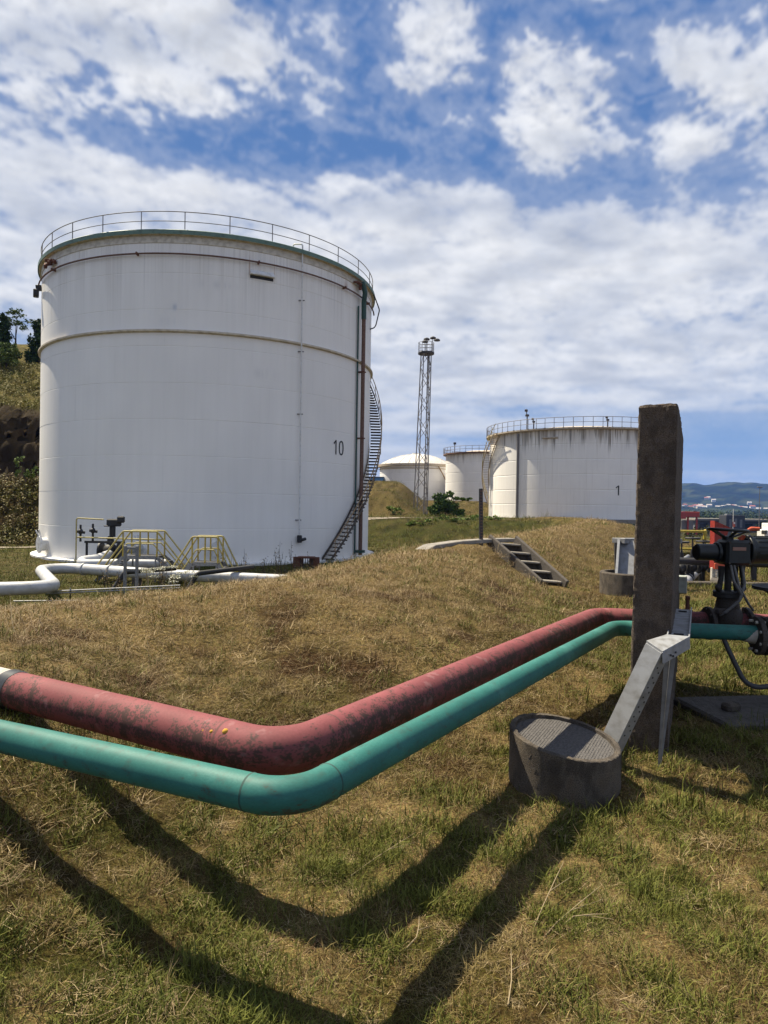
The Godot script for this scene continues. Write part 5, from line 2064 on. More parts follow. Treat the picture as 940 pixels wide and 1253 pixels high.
	b.tube([V(2.80, 0.66, 6.22), V(2.80, 0.75, 6.22), V(2.80, 0.82, 6.22)], [0.026, 0.018, 0.014], 10)
	put(b, "stem", M.rust, o)
	b = MB.new()
	b.disc(V(2.80, 0.80, 6.22), V(2.80, 0.835, 6.22), 0.022, 8)
	put(b, "cap", M.rust, o)
	# small grey box on the back of the wall
	o = thing("junction_box", V(2.87, 0.80, 6.3), "pale grey junction box fixed behind the wall", "box")
	b = MB.new()
	b.box(at(V(2.90, 0.90, 6.62), -0.42), Vector3(0.13, 0.17, 0.1), 0.008)
	put(b, "case", M.pale_green, o)
	b = MB.new()
	b.tube([V(2.86, 0.82, 6.6), V(2.85, 0.05, 6.6)], 0.03, 10)
	put(b, "conduit", M.dark_steel, o)
	# flanged hand valve on the teal pipe
	px = 3.32
	pd = 5.50
	o = thing("hand_valve", V(px, 0.4, pd), "large black hand valve at the right end of the teal pipe", "valve")
	b = MB.new()
	b.ball(V(px, 0.66, pd), Vector3(0.16, 0.2, 0.16), 12, 18)
	b.tube([V(px, 0.72, pd), V(px, 1.0, pd)], [0.12, 0.06], 16)
	put(b, "valve_body", M.black_dusty, o)
	b = MB.new()
	b.disc(V(px - 0.275, 0.605, pd + 0.03), V(px - 0.235, 0.605, pd + 0.025), 0.155, 24, 0.004)
	var fl := put(b, "flange", M.iron, o)
	for k in 8:
		b = MB.new()
		var a := TAU * (k + 0.5) / 8.0
		b.disc(V(px - 0.30, 0.605 + sin(a) * 0.125, pd + 0.03 + cos(a) * 0.125), V(px - 0.18, 0.605 + sin(a) * 0.125, pd + 0.02 + cos(a) * 0.125), 0.013, 6)
		put(b, "bolt", M.cream, fl)
	b = MB.new()
	b.disc(V(px - 0.225, 0.605, pd + 0.02), V(px - 0.185, 0.605, pd + 0.02), 0.155, 24, 0.004)
	put(b, "flange", M.iron, o)
	b = MB.new()
	b.tube([V(px - 0.36, 0.622, pd + 0.05), V(px - 0.275, 0.61, pd + 0.03)], [0.066, 0.075], 20)
	put(b, "flaking_collar", M.cream, o)
	b = MB.new()
	b.lathe(at(V(px, 0.86, pd)), [Vector2(0.05, -0.02), Vector2(0.2, 0.11), Vector2(0.29, 0.125), Vector2(0.29, 0.15), Vector2(0.2, 0.145), Vector2(0.03, 0.14)], 32)
	put(b, "handwheel", M.black_dusty, o)
	b = MB.new()
	b.tube([V(px, 0.98, pd), V(px, 1.12, pd)], 0.025, 10)
	put(b, "spindle", M.iron, o)
	b = MB.new()
	b.box(at(V(px + 0.05, 0.22, pd)), Vector3(0.22, 0.5, 0.22), 0.015)
	put(b, "pedestal", M.concrete_dark, o)
	# hose slung below
	o = thing("hose", V(2.98, 0.2, 5.55), "black hose looping below the teal pipe", "hose")
	b = MB.new()
	b.tube(bend([V(2.80, 0.58, 5.56), V(2.82, 0.48, 5.5), V(2.93, 0.20, 5.42), V(3.16, 0.24, 5.38), V(3.36, 0.46, 5.38), V(3.5, 0.7, 5.4)], [0.08, 0.14, 0.14, 0.2], 8), 0.02, 12)
	put(b, "tube", M.rubber, o)
	# flat slab in the wall's shade
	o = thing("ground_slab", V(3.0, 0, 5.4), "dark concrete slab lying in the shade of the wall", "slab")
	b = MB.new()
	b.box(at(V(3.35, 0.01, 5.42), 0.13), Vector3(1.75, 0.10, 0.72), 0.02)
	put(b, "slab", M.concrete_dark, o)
	b = MB.new()
	b.box(at(V(2.74, 0.085, 5.30), 0.4), Vector3(0.14, 0.07, 0.10), 0.02)
	put(b, "chipped_piece", M.concrete_drum, o)
	# trench with its pipes
	var tx0 := trench_x(15.2)
	var tx1 := trench_x(27.0)
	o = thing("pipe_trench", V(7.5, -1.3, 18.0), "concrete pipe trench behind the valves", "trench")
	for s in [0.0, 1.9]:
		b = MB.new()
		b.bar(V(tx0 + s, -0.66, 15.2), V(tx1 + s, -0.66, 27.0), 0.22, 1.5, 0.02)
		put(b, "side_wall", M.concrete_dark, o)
	b = MB.new()
	b.bar(V(tx0 - 0.4, -0.62, 15.1), V(tx0 + 8.0, -0.62, 14.7), 0.26, 1.4, 0.02)
	put(b, "kerb", M.concrete_drum, o)
	b = MB.new()
	b.bar(V(tx0 + 0.95, -1.28, 15.0), V(tx1 + 0.95, -1.28, 27.0), 2.2, 0.1)
	put(b, "floor", M.black_dusty, o)
	var names := ["thin grey pipe lying in the trench nearest the wall", "grey pipe in the middle of the trench", "thick pale pipe with a clamp lying in the trench"]
	for k in 3:
		var off: float = [0.25, 0.6, 1.12][k]
		var rr: float = [0.07, 0.08, 0.135][k]
		o = thing("trench_pipe", V(tx0 + off, -0.5, 18.0), names[k], "pipe", "pipes in the trench")
		b = MB.new()
		b.tube([V(tx0 + off, -0.12, 15.3), V(tx1 + off, -0.12, 26.8)], rr, 14)
		var run := put(b, "pipe_run", M.white_pipe if k == 2 else M.galv_dull, o)
		for q in [0.18, 0.55]:
			b = MB.new()
			var p := V(tx0 + off, -0.12, 15.3).lerp(V(tx1 + off, -0.12, 26.8), q)
			b.disc(p + Vector3(-0.02, 0, 0.035), p + Vector3(0.02, 0, -0.035), rr + 0.02, 14)
			b.bar(p, p + Vector3(0, -1.15, 0), 0.06, 0.06)
			put(b, "clamp", M.black, run)
	# yellow barrier with black valves over the trench
	o = thing("yellow_barrier", V(8.3, 0, 18.2), "yellow tubular barrier across the trench", "barrier")
	for s in [7.75, 8.62]:
		b = MB.new()
		b.tube([V(s, -0.05, 18.2), V(s, 1.12, 18.2)], 0.045, 10)
		put(b, "post", M.yellow, o)
	for yy in [1.1, 0.62]:
		b = MB.new()
		b.tube([V(7.3, yy, 18.2), V(8.62, yy, 18.2), V(9.2, yy, 19.4)], 0.035, 10)
		put(b, "rail", M.yellow, o)
	for k in 3:
		o = thing("trench_valve", V(7.65 + 0.42 * k, -0.12, 17.4 + 0.3 * k), ["black hand valve over the trench beside the wall", "middle black hand valve over the trench", "black hand valve over the trench nearest the red cabinet"][k], "valve", "black valves over the trench")
		valve(V(7.65 + 0.42 * k, 0.18, 17.4 + 0.3 * k), 0.1, 0.72 + 0.1 * (k % 2), o, 0.17)
		b = MB.new()
		b.bar(V(7.65 + 0.42 * k, -1.3, 17.4 + 0.3 * k), V(7.65 + 0.42 * k, 0.1, 17.4 + 0.3 * k), 0.08, 0.08)
		put(b, "riser", M.black, o)
	o = thing("dark_pipe", V(8.0, 0.3, 17.0), "dark pipe crossing above the trench behind the motor valve", "pipe")
	b = MB.new()
	b.tube([V(6.9, 0.42, 16.6), V(9.4, 0.40, 16.2)], 0.09, 12)
	put(b, "pipe_run", M.black, o)
	b = MB.new()
	b.bar(V(8.9, -0.1, 16.28), V(8.9, 0.4, 16.28), 0.1, 0.1)
	b.bar(V(6.95, -0.1, 16.58), V(6.95, 0.4, 16.58), 0.1, 0.1)
	put(b, "stand", M.black, o)
	# red cabinet on a pale post
	o = thing("red_cabinet", V(7.86, -0.02, 15.9), "red sloping topped cabinet on a pale stand behind the motor valve", "cabinet")
	b = MB.new()
	b.extrude([Vector2(-0.17, 0.30), Vector2(0.16, 0.30), Vector2(0.16, 1.20), Vector2(0.30, 1.22), Vector2(-0.17, 1.42)], at(V(7.90, 0, 15.95)), 0.22)
	put(b, "case", M.red_cabinet, o)
	b = MB.new()
	b.box(at(V(7.86, 0.36, 15.83)), Vector3(0.26, 0.14, 0.05), 0.01)
	put(b, "panel", M.orange, o)
	b = MB.new()
	b.box(at(V(7.76, 0.12, 15.95)), Vector3(0.08, 0.40, 0.1), 0.01)
	put(b, "stand", M.cream, o)
	b = MB.new()
	b.box(at(V(7.93, 0.06, 15.8)), Vector3(0.22, 0.34, 0.16), 0.015)
	put(b, "meter_box", M.pale_green, o)
	b = MB.new()
	b.tube([V(8.03, 0.3, 15.8), V(8.05, 0.18, 15.75), V(8.08, -0.05, 15.75)], 0.03, 8)
	put(b, "hose_end", M.black, o)


# ---------------------------------------------------------------- plants
func leaf(b: MB, p: Vector3, size: float, g: RandomNumberGenerator) -> void:
	var n := Vector3(g.randfn(), g.randfn() + 0.5, g.randfn()).normalized()
	var e := n.cross(Vector3(g.randfn(), g.randfn(), g.randfn())).normalized()
	var f := n.cross(e)
	var a := p - e * size * 0.5
	var c := p + e * size * 0.5
	b.tri(a, p + f * size * 0.28 + n * size * 0.06, c, n, n, n)
	b.tri(a, c, p - f * size * 0.28 + n * size * 0.06, n, n, n)


func tree(called: String, label: String, category: String, group: String, p: Vector3, clumps: Array, leaves: int, size: float, dark: Color, light: Color, seed_: int, trunk_r: float) -> void:
	# clumps: centre above p, radii
	var o := thing(called, p, label, category, group)
	var g := RandomNumberGenerator.new()
	g.seed = seed_
	var b := MB.new()
	var tip := Vector3.ZERO
	for c in clumps:
		if c[0].y > tip.y:
			tip = c[0]
	b.tube([p + Vector3(0, -0.3, 0), p + tip * 0.35 + Vector3(0.1, 0, 0), p + tip * 0.7, p + tip], [trunk_r, trunk_r * 0.75, trunk_r * 0.45, trunk_r * 0.15], 8)
	var trunk := put(b, "trunk", M.bark, o)
	for c in clumps:
		b = MB.new()
		var root: Vector3 = p + tip * clampf(c[0].y / maxf(tip.y, 0.1) * 0.6, 0.05, 0.8)
		b.tube([root, root.lerp(p + c[0], 0.6) + Vector3(0, 0.1, 0), p + c[0]], [trunk_r * 0.45, trunk_r * 0.3, trunk_r * 0.1], 6)
		put(b, "limb", M.bark, trunk)
	b = MB.new()
	b.colored = true
	var total := 0.0
	for c in clumps:
		total += c[1].x * c[1].y
	for c in clumps:
		var n := int(leaves * c[1].x * c[1].y / total)
		# twigs inside a clump gather the leaves
		var twigs := []
		for k in maxi(6, n / 26):
			var q := Vector3(g.randfn(), g.randfn(), g.randfn()).normalized() * pow(g.randf(), 0.45)
			twigs.append(q)
		for k in n:
			var q: Vector3 = twigs[g.randi() % twigs.size()] + Vector3(g.randfn(), g.randfn(), g.randfn()) * 0.13
			b.tint = dark.lerp(light, g.randf()) * g.randf_range(0.75, 1.25)
			leaf(b, p + c[0] + q * c[1], size * g.randf_range(0.6, 1.35), g)
	put(b, "crown", M.leaf, o)


func build_plants() -> void:
	var g := RandomNumberGenerator.new()
	g.seed = 99
	var dark := Color(0.018, 0.035, 0.012)
	var mid := Color(0.045, 0.08, 0.02)
	var light := Color(0.13, 0.17, 0.045)
	# trees on the skyline left of the tall tank
	var p := V(-40.9, high(-40.9, 72), 72)
	tree("ivy_tree", "dark ivy covered tree at the left edge of the skyline", "tree", "trees on the left skyline", p, [[Vector3(0, 1.0, 0), Vector3(1.7, 1.2, 1.5)], [Vector3(0.1, 2.4, 0), Vector3(1.1, 1.2, 1.1)], [Vector3(0.2, 3.8, 0), Vector3(0.65, 1.2, 0.7)], [Vector3(0.1, 5.0, 0), Vector3(0.5, 0.6, 0.5)]], 4600, 0.34, dark, mid, 1, 0.22)
	tree("thin_tree", "airy light green tree rising above the dark ivy tree", "tree", "trees on the left skyline", p + Vector3(0.5, 0.2, -1.6), [[Vector3(0.4, 4.6, 0), Vector3(1.3, 0.6, 1.2)], [Vector3(-1.1, 5.0, 0), Vector3(1.2, 0.6, 1.1)], [Vector3(0.3, 5.8, 0), Vector3(1.3, 0.5, 1.1)]], 1000, 0.24, mid, light, 2, 0.12)
	p = V(-37.4, high(-37.4, 73), 73)
	tree("ivy_tree", "dark ivy covered tree close to the tank's left side", "tree", "trees on the left skyline", p, [[Vector3(0.1, 1.0, 0), Vector3(1.3, 1.2, 1.4)], [Vector3(0.1, 2.6, 0), Vector3(1.1, 1.4, 1.2)], [Vector3(0.2, 4.2, 0), Vector3(0.9, 0.9, 0.8)]], 4600, 0.34, dark, mid, 3, 0.22)
	tree("thin_tree", "airy tree top just left of the tank", "tree", "trees on the left skyline", p + Vector3(-0.3, 0.0, -1.8), [[Vector3(0.4, 4.6, 0), Vector3(1.3, 0.5, 1.1)], [Vector3(-0.6, 5.3, 0), Vector3(1.2, 0.5, 1.0)], [Vector3(0.9, 6.0, 0), Vector3(1.1, 0.5, 1.0)]], 1000, 0.24, mid, light, 4, 0.12)
	p = V(-38.0, high(-38.0, 68), 68)
	tree("small_tree", "small bright green tree on the grassy slope below the ivy trees", "tree", "trees on the left skyline", p, [[Vector3(0, 1.2, 0), Vector3(1.4, 0.9, 1.2)], [Vector3(-0.5, 2.0, 0), Vector3(0.8, 0.7, 0.8)], [Vector3(0.5, 1.9, 0), Vector3(0.8, 0.6, 0.8)]], 2200, 0.26, Color(0.07, 0.105, 0.025), Color(0.15, 0.19, 0.05), 5, 0.1)
	# saplings by the cut bank
	p = V(-27.2, high(-27.2, 51.6), 51.6)
	tree("sapling", "light green sapling in front of the dark cut bank", "shrub", "shrubs on the cut bank", p, [[Vector3(-0.7, 1.9, 0), Vector3(0.35, 0.5, 0.4)], [Vector3(0.1, 1.1, 0), Vector3(0.6, 0.6, 0.5)], [Vector3(0.8, 1.3, 0), Vector3(0.5, 0.4, 0.4)], [Vector3(-0.6, 1.2, 0.1), Vector3(0.3, 0.7, 0.3)]], 420, 0.22, mid, light, 6, 0.05)
	for k in 4:
		var x := -24.6 - k * 0.8
		var d := 46.6 + g.randf_range(0.5, 5.0)
		tree("bramble", "low bramble on the brown bank left of the tank, %s" % ["nearest the tank", "second from the tank", "third from the tank", "farthest from the tank"][k], "bush", "brambles on the brown bank", V(x, high(x, d), d), [[Vector3(0, 0.3, 0), Vector3(0.8, 0.45, 0.7)], [Vector3(0.6, 0.25, 0.2), Vector3(0.6, 0.35, 0.5)]], 320, 0.17, Color(0.06, 0.05, 0.02), Color(0.14, 0.13, 0.04), 40 + k, 0.03)
	# feathery shrub by the tower
	p = V(7.2, high(7.2, 80.5), 80.5)
	tree("shrub", "feathery green shrub between the light tower and the tanks", "shrub", "", p, [[Vector3(-1.0, 0.7, 0), Vector3(1.0, 1.0, 0.9)], [Vector3(0.0, 1.6, 0), Vector3(1.0, 1.0, 0.9)], [Vector3(0.9, 0.9, 0), Vector3(1.1, 0.9, 0.9)], [Vector3(-0.9, 2.4, 0), Vector3(0.5, 0.6, 0.5)], [Vector3(0.5, 2.7, 0), Vector3(0.6, 0.5, 0.5)], [Vector3(1.9, 2.2, 0), Vector3(0.9, 0.25, 0.5)], [Vector3(2.7, 2.1, 0), Vector3(0.6, 0.2, 0.4)], [Vector3(1.9, 0.5, 0), Vector3(0.8, 0.5, 0.7)]], 5600, 0.30, Color(0.035, 0.075, 0.018), Color(0.11, 0.17, 0.04), 7, 0.08)
	p = V(1.2, high(1.2, 76), 76)
	tree("weed_clump", "bright green weed clump on the mound left of the light tower", "plant", "", p, [[Vector3(0, 0.4, 0), Vector3(0.9, 0.5, 0.7)], [Vector3(-0.6, 0.6, 0), Vector3(0.5, 0.4, 0.5)]], 420, 0.22, Color(0.09, 0.14, 0.03), Color(0.19, 0.24, 0.06), 8, 0.03)
	# green growth on the far side of the bund
	for k in 7:
		var x: float = [4.2, 5.6, 6.8, 8.2, 3.0, 9.6, 11.0][k]
		var d: float = 63.0 + x * 0.5 + [0.0, 1.0, -0.6, 0.4, -1.0, 0.8, -0.4][k]
		tree("ground_ivy", "low green growth on the far bund slope, %s of its row" % ["first", "second", "third", "fourth", "leftmost", "sixth", "last"][k], "plant", "green growth on the far bund slope", V(x, high(x, d), d), [[Vector3(0, 0.12, 0), Vector3(1.1, 0.28, 0.9)]], 260, 0.2, Color(0.07, 0.11, 0.025), Color(0.17, 0.22, 0.05), 60 + k, 0.02)
	# trees of the valley, too far to count
	var b := MB.new()
	b.colored = true
	for k in 150:
		b.tint = Color(0.02, 0.04, 0.014).lerp(Color(0.05, 0.075, 0.025), g.randf())
		leaf(b, Vector3(g.randfn() * 1.8, 2.6 + g.randfn() * 1.5, g.randfn() * 1.8), 1.3, g)
	var mm := MultiMesh.new()
	mm.transform_format = MultiMesh.TRANSFORM_3D
	mm.mesh = b.mesh()
	mm.instance_count = 620
	for k in 620:
		var az := deg_to_rad(g.randf_range(16.0, 40.0))
		var r := g.randf_range(320.0, 1500.0)
		if k % 5 == 0:
			r = g.randf_range(300.0, 340.0)
			az = deg_to_rad(g.randf_range(29.6, 40.0))
		var x := sin(az) * r
		var d := cos(az) * r
		var s := g.randf_range(0.6, 1.1) * (0.75 + r * 0.0009)
		mm.set_instance_transform(k, Transform3D(Basis(Vector3.UP, g.randf() * TAU).scaled(Vector3(s, s, s)), V(x, high(x, d) - 0.4, d)))
	var mi := MultiMeshInstance3D.new()
	mi.name = "valley_trees"
	mi.multimesh = mm
	mi.material_override = M.leaf
	add_child(mi)
	tag(mi, "dark belt of trees along the valley below the hills", "trees", "", "stuff")
	for k in 4:
		var q: Array = [[87.0, 190.0, 1.0], [90.5, 192.0, 0.8], [93.0, 196.0, 0.9], [84.5, 188.0, 0.7]][k]
		tree("valley_tree", ["olive tree right of the red gantry", "second olive tree right of the red gantry", "third olive tree right of the red gantry", "small olive tree beside the red gantry"][k], "tree", "trees right of the red gantry", V(q[0], high(q[0], q[1]), q[1]), [[Vector3(0, 2.0 * q[2], 0), Vector3(1.6, 1.6, 1.5) * q[2]], [Vector3(0.4, 3.4 * q[2], 0), Vector3(1.1, 1.1, 1.0) * q[2]]], 500, 0.55, Color(0.05, 0.055, 0.02), Color(0.12, 0.11, 0.035), 80 + k, 0.15)
	weeds(g)
	scrub(g)


func scrub(g: RandomNumberGenerator) -> void:
	# rough growth on the hillside
	var b := MB.new()
	b.colored = true
	for k in 46:
		b.tint = Color(1, 1, 1) * g.randf_range(0.55, 1.4)
		b.tint.a = 1.0
		leaf(b, Vector3(g.randfn() * 0.22, absf(g.randfn()) * 0.16, g.randfn() * 0.22), 0.16, g)
	var spots := []
	for k in 5200:
		var x := g.randf_range(-54.0, -16.0)
		var d := g.randf_range(46.8, 78.0)
		var l := land(x, d)
		if l.z < 0.4 or l.w > 0.25:
			continue
		var low := l.x < 5.0
		var col := Color(0.15, 0.105, 0.045).lerp(Color(0.12, 0.12, 0.03), g.randf()) if low else Color(0.28, 0.225, 0.075).lerp(Color(0.17, 0.17, 0.04), g.randf())
		var s := g.randf_range(0.6, 1.5) * (1.25 if low else 0.8)
		spots.append([Transform3D(Basis(Vector3.UP, g.randf() * TAU).scaled(Vector3(s, s * g.randf_range(0.6, 1.3), s)), V(x, l.x + 0.05, d)), col])
	var mm := MultiMesh.new()
	mm.transform_format = MultiMesh.TRANSFORM_3D
	mm.use_colors = true
	mm.mesh = b.mesh()
	mm.instance_count = spots.size()
	for k in spots.size():
		mm.set_instance_transform(k, spots[k][0])
		mm.set_instance_color(k, spots[k][1])
	var o := MultiMeshInstance3D.new()
	o.name = "scrub"
	o.multimesh = mm
	o.material_override = M.leaf
	add_child(o)
	tag(o, "rough dry scrub covering the hillside left of the tall tank", "scrub", "", "stuff")


func weeds(g: RandomNumberGenerator) -> void:
	# dry weed stalks at the foot of the tall tank
	var spots := [[-7.9, 24.0, 1.25], [-5.6, 27.5, 1.3], [-5.0, 28.2, 1.0], [-4.4, 28.4, 1.45], [-4.1, 27.9, 1.2], [-3.6, 28.6, 0.9], [-3.2, 29.0, 1.0], [-6.3, 26.8, 1.1], [-2.9, 28.0, 0.8], [-3.9, 29.4, 1.5], [-9.1, 22.4, 0.9], [-8.6, 22.1, 0.8], [-7.3, 22.6, 0.95]]
	for k in spots.size():
		var s: Array = spots[k]
		var p := V(s[0], high(s[0], s[1]), s[1])
		var o := thing("weed_stalk", p, "dry brown weed stalk at the foot of the tall tank", "weed", "dry weed stalks before the tall tank")
		var b := MB.new()
		var f := MB.new()
		f.colored = true
		for j in 5:
			var lean := Vector3(g.randfn() * 0.12, 1.0, g.randfn() * 0.12)
			var h: float = s[2] * g.randf_range(0.55, 1.1)
			var root := p + Vector3(g.randfn() * 0.1, -0.02, g.randfn() * 0.1)
			b.tube([root, root + lean * h * 0.5, root + lean * h + Vector3(g.randfn() * 0.05, 0, 0)], [0.012, 0.009, 0.004], 5)
			for q in 12:
				f.tint = Color(0.12, 0.08, 0.045).lerp(Color(0.20, 0.15, 0.07), g.randf())
				leaf(f, root + lean * h * g.randf_range(0.3, 1.0) + Vector3(g.randfn(), g.randfn(), g.randfn()) * 0.05, 0.07, g)
		put(b, "stem", M.bark, o)
		put(f, "seed_head", M.leaf, o)
	# pale umbels near the crossovers
	for k in 5:
		var s: Array = [[-7.75, 22.5, 1.05, "tallest pale flowering umbel between the crossovers"], [-7.4, 23.0, 0.9, "pale flowering umbel right of the tallest"], [-7.05, 22.6, 0.65, "short pale flowering umbel beside the grey frame"], [-6.7, 22.9, 0.75, "pale flowering umbel before the smaller crossover"], [-7.95, 22.9, 0.8, "pale flowering umbel behind the grey frame"]][k]
		var p := V(s[0], high(s[0], s[1]), s[1])
		var o := thing("flowering_umbel", p, s[3], "plant", "pale flowering umbels")
		var b := MB.new()
		var f := MB.new()
		f.colored = true
		for j in 3:
			var root := p + Vector3(g.randfn() * 0.06, -0.02, g.randfn() * 0.06)
			var tip: Vector3 = root + Vector3(g.randfn() * 0.15, s[2] * g.randf_range(0.75, 1.05), g.randfn() * 0.12)
			b.tube([root, root.lerp(tip, 0.5) + Vector3(0.02, 0, 0), tip], [0.012, 0.009, 0.006], 5)
			for q in 46:
				f.tint = Color(0.50, 0.48, 0.36).lerp(Color(0.66, 0.65, 0.56), g.randf())
				var a := g.randf() * TAU
				var r := sqrt(g.randf()) * 0.2
				leaf(f, tip + Vector3(cos(a) * r, 0.03 - r * 0.2 + g.randfn() * 0.015, sin(a) * r), 0.06, g)
		put(b, "stem", M.straw, o)
		put(f, "flower_head", M.leaf, o)


# ---------------------------------------------------------------- grass
func tuft(seed_: int, blades: int, tall: float, spread: float, lie: float, wide: float) -> Mesh:
	var g := RandomNumberGenerator.new()
	g.seed = seed_
	var b := MB.new()
	b.colored = true
	for k in blades:
		var a := g.randf() * TAU
		var root := Vector3(g.randfn() * spread, -0.004, g.randfn() * spread)
		var out := Vector3(cos(a), 0, sin(a))
		var side := Vector3(-sin(a), 0, cos(a))
		var l := tall * g.randf_range(0.45, 1.2)
		var up := clampf(1.0 - lie + g.randfn() * 0.22, 0.03, 1.0)
		var w := wide * g.randf_range(0.6, 1.2)
		var p1 := root + (out * (1.0 - up) + Vector3.UP * up).normalized() * l * 0.5
		var p2 := p1 + (out * (1.25 - up) + Vector3.UP * up * 0.55).normalized() * l * 0.5
		p2.y = maxf(p2.y, 0.006)
		side = side.rotated(Vector3.UP, g.randf_range(-1.1, 1.1))
		var n := side.cross(p1 - root).normalized()
		var n2 := side.cross(p2 - p1).normalized()
		if n.y < 0.0:
			n = -n
		if n2.y < 0.0:
			n2 = -n2
		b.tint = Color(1, 1, 1) * g.randf_range(0.6, 1.35)
		b.tint.a = 1.0
		b.quad(root - side * w, root + side * w, p1 + side * w * 0.8, p1 - side * w * 0.8, n, n, n, n)
		b.tri(p1 - side * w * 0.8, p1 + side * w * 0.8, p2, n2, n2, n2)
	return b.mesh()


func clear_of_things(x: float, d: float) -> bool:
	if Vector2(x - 1.085, d - 3.99).length() < 0.325:
		return false
	if Vector2(x - 4.82, d - 13.05).length() < 0.63:
		return false
	var q := Vector2(x - 1.745, d - 4.42)
	var along := q.dot(Vector2(0.4146, 0.91))
	var across := q.dot(Vector2(0.91, -0.4146))
	if along > -0.01 and along < 2.36 and absf(across) < 0.128:
		return false
	if x > 2.45 and absf(d - 5.42 + (x - 3.35) * 0.13) < 0.37:
		return false
	if d > 14.8 and d < 15.3 and x > 5.6:
		return false
	if in_trench(x, d) or in_trench(x - 0.2, d) or in_trench(x + 0.2, d):
		return false
	if Vector2(x + 11.0, d - 43.63).length() < 10.5:
		return false
	# steps and the slab path
	var s := Vector2(x, d)
	if Geometry2D.get_closest_point_to_segment(s, Vector2(2.6, 15.4), Vector2(3.4, 13.75)).distance_to(s) < 0.42:
		return false
	if Geometry2D.get_closest_point_to_segment(s, Vector2(0.7, 13.55), Vector2(2.6, 15.5)).distance_to(s) < 0.34:
		return false
	return true


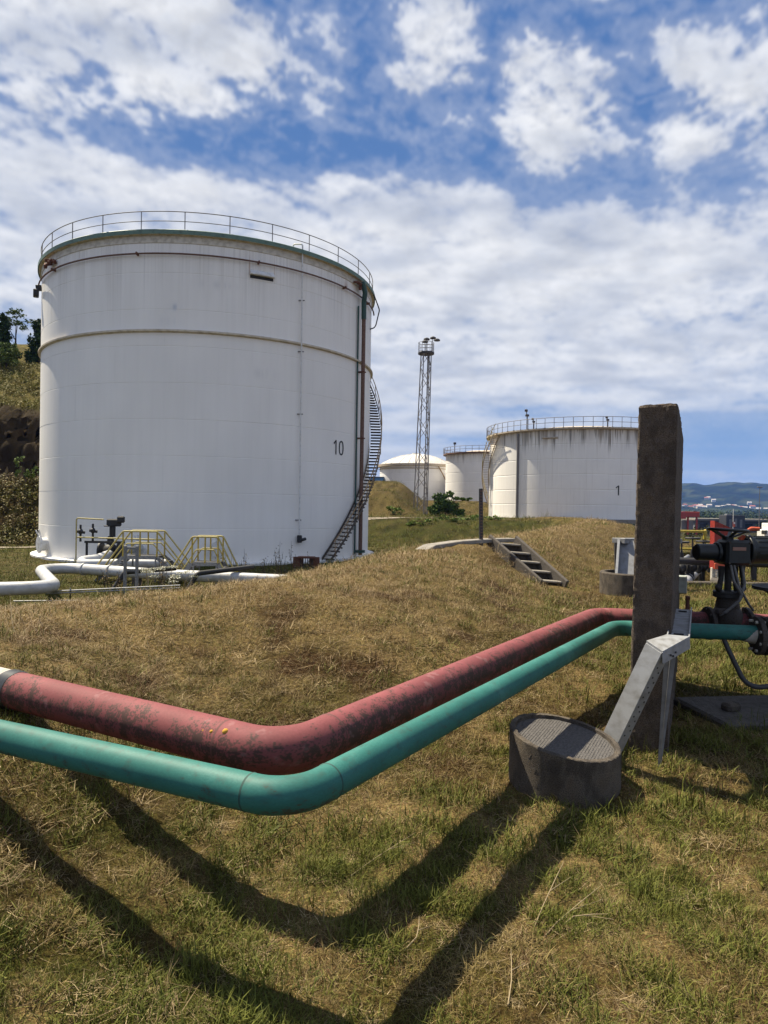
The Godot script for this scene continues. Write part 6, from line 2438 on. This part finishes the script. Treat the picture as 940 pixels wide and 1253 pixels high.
func build_grass() -> void:
	var g := RandomNumberGenerator.new()
	g.seed = 2024
	var kinds := []
	for k in 3:
		kinds.append([tuft(100 + k, 14, 0.062, 0.028, 0.45, 0.0016), "green"])
	for k in 3:
		kinds.append([tuft(110 + k, 14, 0.062, 0.032, 0.68, 0.0014), "dry"])
	for k in 2:
		kinds.append([tuft(120 + k, 9, 0.11, 0.05, 0.94, 0.0013), "litter"])
	var lists := []
	for k in kinds.size():
		lists.append([])
	# rings: inner and outer radius, tufts per square metre, size
	var bare_spots := 0
	for z in [[1.1, 3.2, 2300.0, 0.62], [3.2, 5.5, 1300.0, 0.78], [5.5, 10.0, 480.0, 1.05], [10.0, 18.0, 130.0, 1.6], [18.0, 34.0, 26.0, 2.4], [34.0, 60.0, 5.0, 3.8], [60.0, 105.0, 2.6, 4.5]]:
		var area: float = (84.0 / 360.0) * PI * (z[1] * z[1] - z[0] * z[0])
		for k in int(area * z[2]):
			var r := sqrt(lerpf(z[0] * z[0], z[1] * z[1], g.randf()))
			var az := deg_to_rad(g.randf_range(-42.0, 42.0))
			var x := sin(az) * r
			var d := cos(az) * r
			if not clear_of_things(x, d):
				continue
			var l := land(x, d)
			if l.w > 0.2 or (l.z > 0.3 and d > 50.0):
				continue
			var thin := false
			if nz.get_noise_2d(x * 3.1 + 15.0, d * 3.1) > 0.22 and g.randf() < 0.55:
				bare_spots += 1
				if g.randf() < 0.35:
					continue
				thin = true
			var a := nz.get_noise_2d(x * 0.55, d * 0.55)
			var b := nz.get_noise_2d(x * 2.3 + 50.0, d * 2.3)
			var c := nz2.get_noise_2d(x * 0.13, d * 0.13 + 30.0)
			var wet := ss(-0.38, 0.45, a * 0.6 - b * 0.8 + c * 0.5 + g.randfn() * 0.18)
			var bank := ss(4.4, 1.5, absf(l.y)) if l.y > 0.0 else ss(4.0, 0.5, -l.y)
			wet *= 1.0 - 0.72 * bank
			if l.y < -3.0:
				wet = minf(1.0, wet + 0.4)
			var roll := g.randf()
			var kind := 0
			if roll < wet * 0.80:
				kind = g.randi() % 3
			elif roll < 0.82:
				kind = 3 + g.randi() % 3
			else:
				kind = 6 + g.randi() % 2
			if thin:
				kind = 6 + g.randi() % 2
			var col: Color
			if kind < 3:
				col = Color(0.0731, 0.0903, 0.0138).lerp(Color(0.159, 0.163, 0.031), g.randf())
			elif kind < 6:
				col = Color(0.284, 0.211, 0.086).lerp(Color(0.142, 0.112, 0.0361), g.randf())
				if g.randf() < 0.22 + 0.55 * bank * ss(-0.1, 0.35, nz.get_noise_2d(x * 1.1 + 80.0, d * 1.1) - a * 0.5):
					col = Color(0.107, 0.0585, 0.0258)
				col = col.lerp(Color(0.45, 0.335, 0.19), 0.85 * ss(3.4, 0.3, absf(l.y)) * g.randf_range(0.5, 1.0))
			else:
				col = Color(0.43, 0.335, 0.189).lerp(Color(0.172, 0.12, 0.0602), g.randf())
			var clump := ss(-0.35, 0.45, nz.get_noise_2d(x * 4.2 + 70.0, d * 4.2))
			var s: float = z[3] * (0.55 + 0.95 * clump) * g.randf_range(0.65, 1.35) * (1.0 + (0.35 * wet if kind < 3 else 0.0))
			
			var tall := g.randf_range(0.75, 1.25) * (2.1 if g.randf() < 0.02 and kind < 6 else 1.0)
			var q := Basis(Vector3.UP, g.randf() * TAU).scaled(Vector3(s, s * tall, s))
			lists[kind].append([Transform3D(q, V(x, l.x, d)), col])
	for k in kinds.size():
		var mm := MultiMesh.new()
		mm.transform_format = MultiMesh.TRANSFORM_3D
		mm.use_colors = true
		mm.mesh = kinds[k][0]
		mm.instance_count = lists[k].size()
		for i in lists[k].size():
			mm.set_instance_transform(i, lists[k][i][0])
			mm.set_instance_color(i, lists[k][i][1])
		var o := MultiMeshInstance3D.new()
		o.name = numbered({"green": "green_grass", "dry": "dry_grass", "litter": "straw_litter"}[kinds[k][1]])
		o.multimesh = mm
		o.material_override = M.blade
		add_child(o)
		tag(o, {"green": "short green grass growing across the ground", "dry": "short dry straw coloured grass on bank and level", "litter": "loose dead straw lying on the ground"}[kinds[k][1]], "grass", "", "stuff")
	# single dead stalks that stand out
	var stalks := [[[-0.50, 3.55, 0.02, 0.62], [-0.33, 3.02, 0.0, 0.66], "pale stalk leaning against the red pipe"], [[0.62, 2.55, 0.01, 0.01], [0.92, 2.80, 0.0, 0.05], "crooked pale stalk right of the pipe shadows"], [[0.60, 2.60, 0.02, 0.02], [0.80, 2.92, 0.0, 0.09], "upright pale stalk right of the pipe shadows"], [[0.72, 2.62, 0.02, 0.02], [0.88, 2.58, 0.0, 0.06], "short forked stalk right of the pipe shadows"], [[0.42, 2.15, 0.01, 0.01], [0.48, 2.42, 0.0, 0.03], "stalk lying near the bottom edge right of centre"], [[0.10, 2.45, 0.01, 0.02], [0.16, 2.60, 0.0, 0.03], "stalk standing between the pipe shadows"], [[-0.12, 2.95, 0.01, 0.02], [0.18, 3.30, 0.0, 0.03], "long stalk lying in front of the teal bend"], [[-2.6, 4.8, 0.02, 0.02], [-2.75, 5.0, 0.0, 0.30], "stalk on the bank above the red pipe"]]
	for s in stalks:
		var a: Array = s[0]
		var e: Array = s[1]
		var p0 := V(a[0], high(a[0], a[1]) + a[3] * 0.0, a[1])
		var p1 := V(e[0], high(e[0], e[1]) + e[3], e[1])
		var o := thing("dead_stalk", p0, s[2], "stalk", "single dead stalks")
		var b := MB.new()
		var bow := Vector3(g.randf_range(-0.035, 0.035), 0.008, g.randf_range(-0.03, 0.03))
		b.tube([p0, p0.lerp(p1, 0.35) + bow, p0.lerp(p1, 0.7) + bow * 0.6, p1], [0.0026, 0.0022, 0.0018, 0.0008], 6)
		put(b, "stem", M.straw, o)
		b = MB.new()
		b.tube([p0.lerp(p1, 0.55) + bow * 0.8, p0.lerp(p1, 0.8) + Vector3(0.05, 0.0, 0.02)], [0.002, 0.0008], 5)
		put(b, "side_stem", M.straw, o)
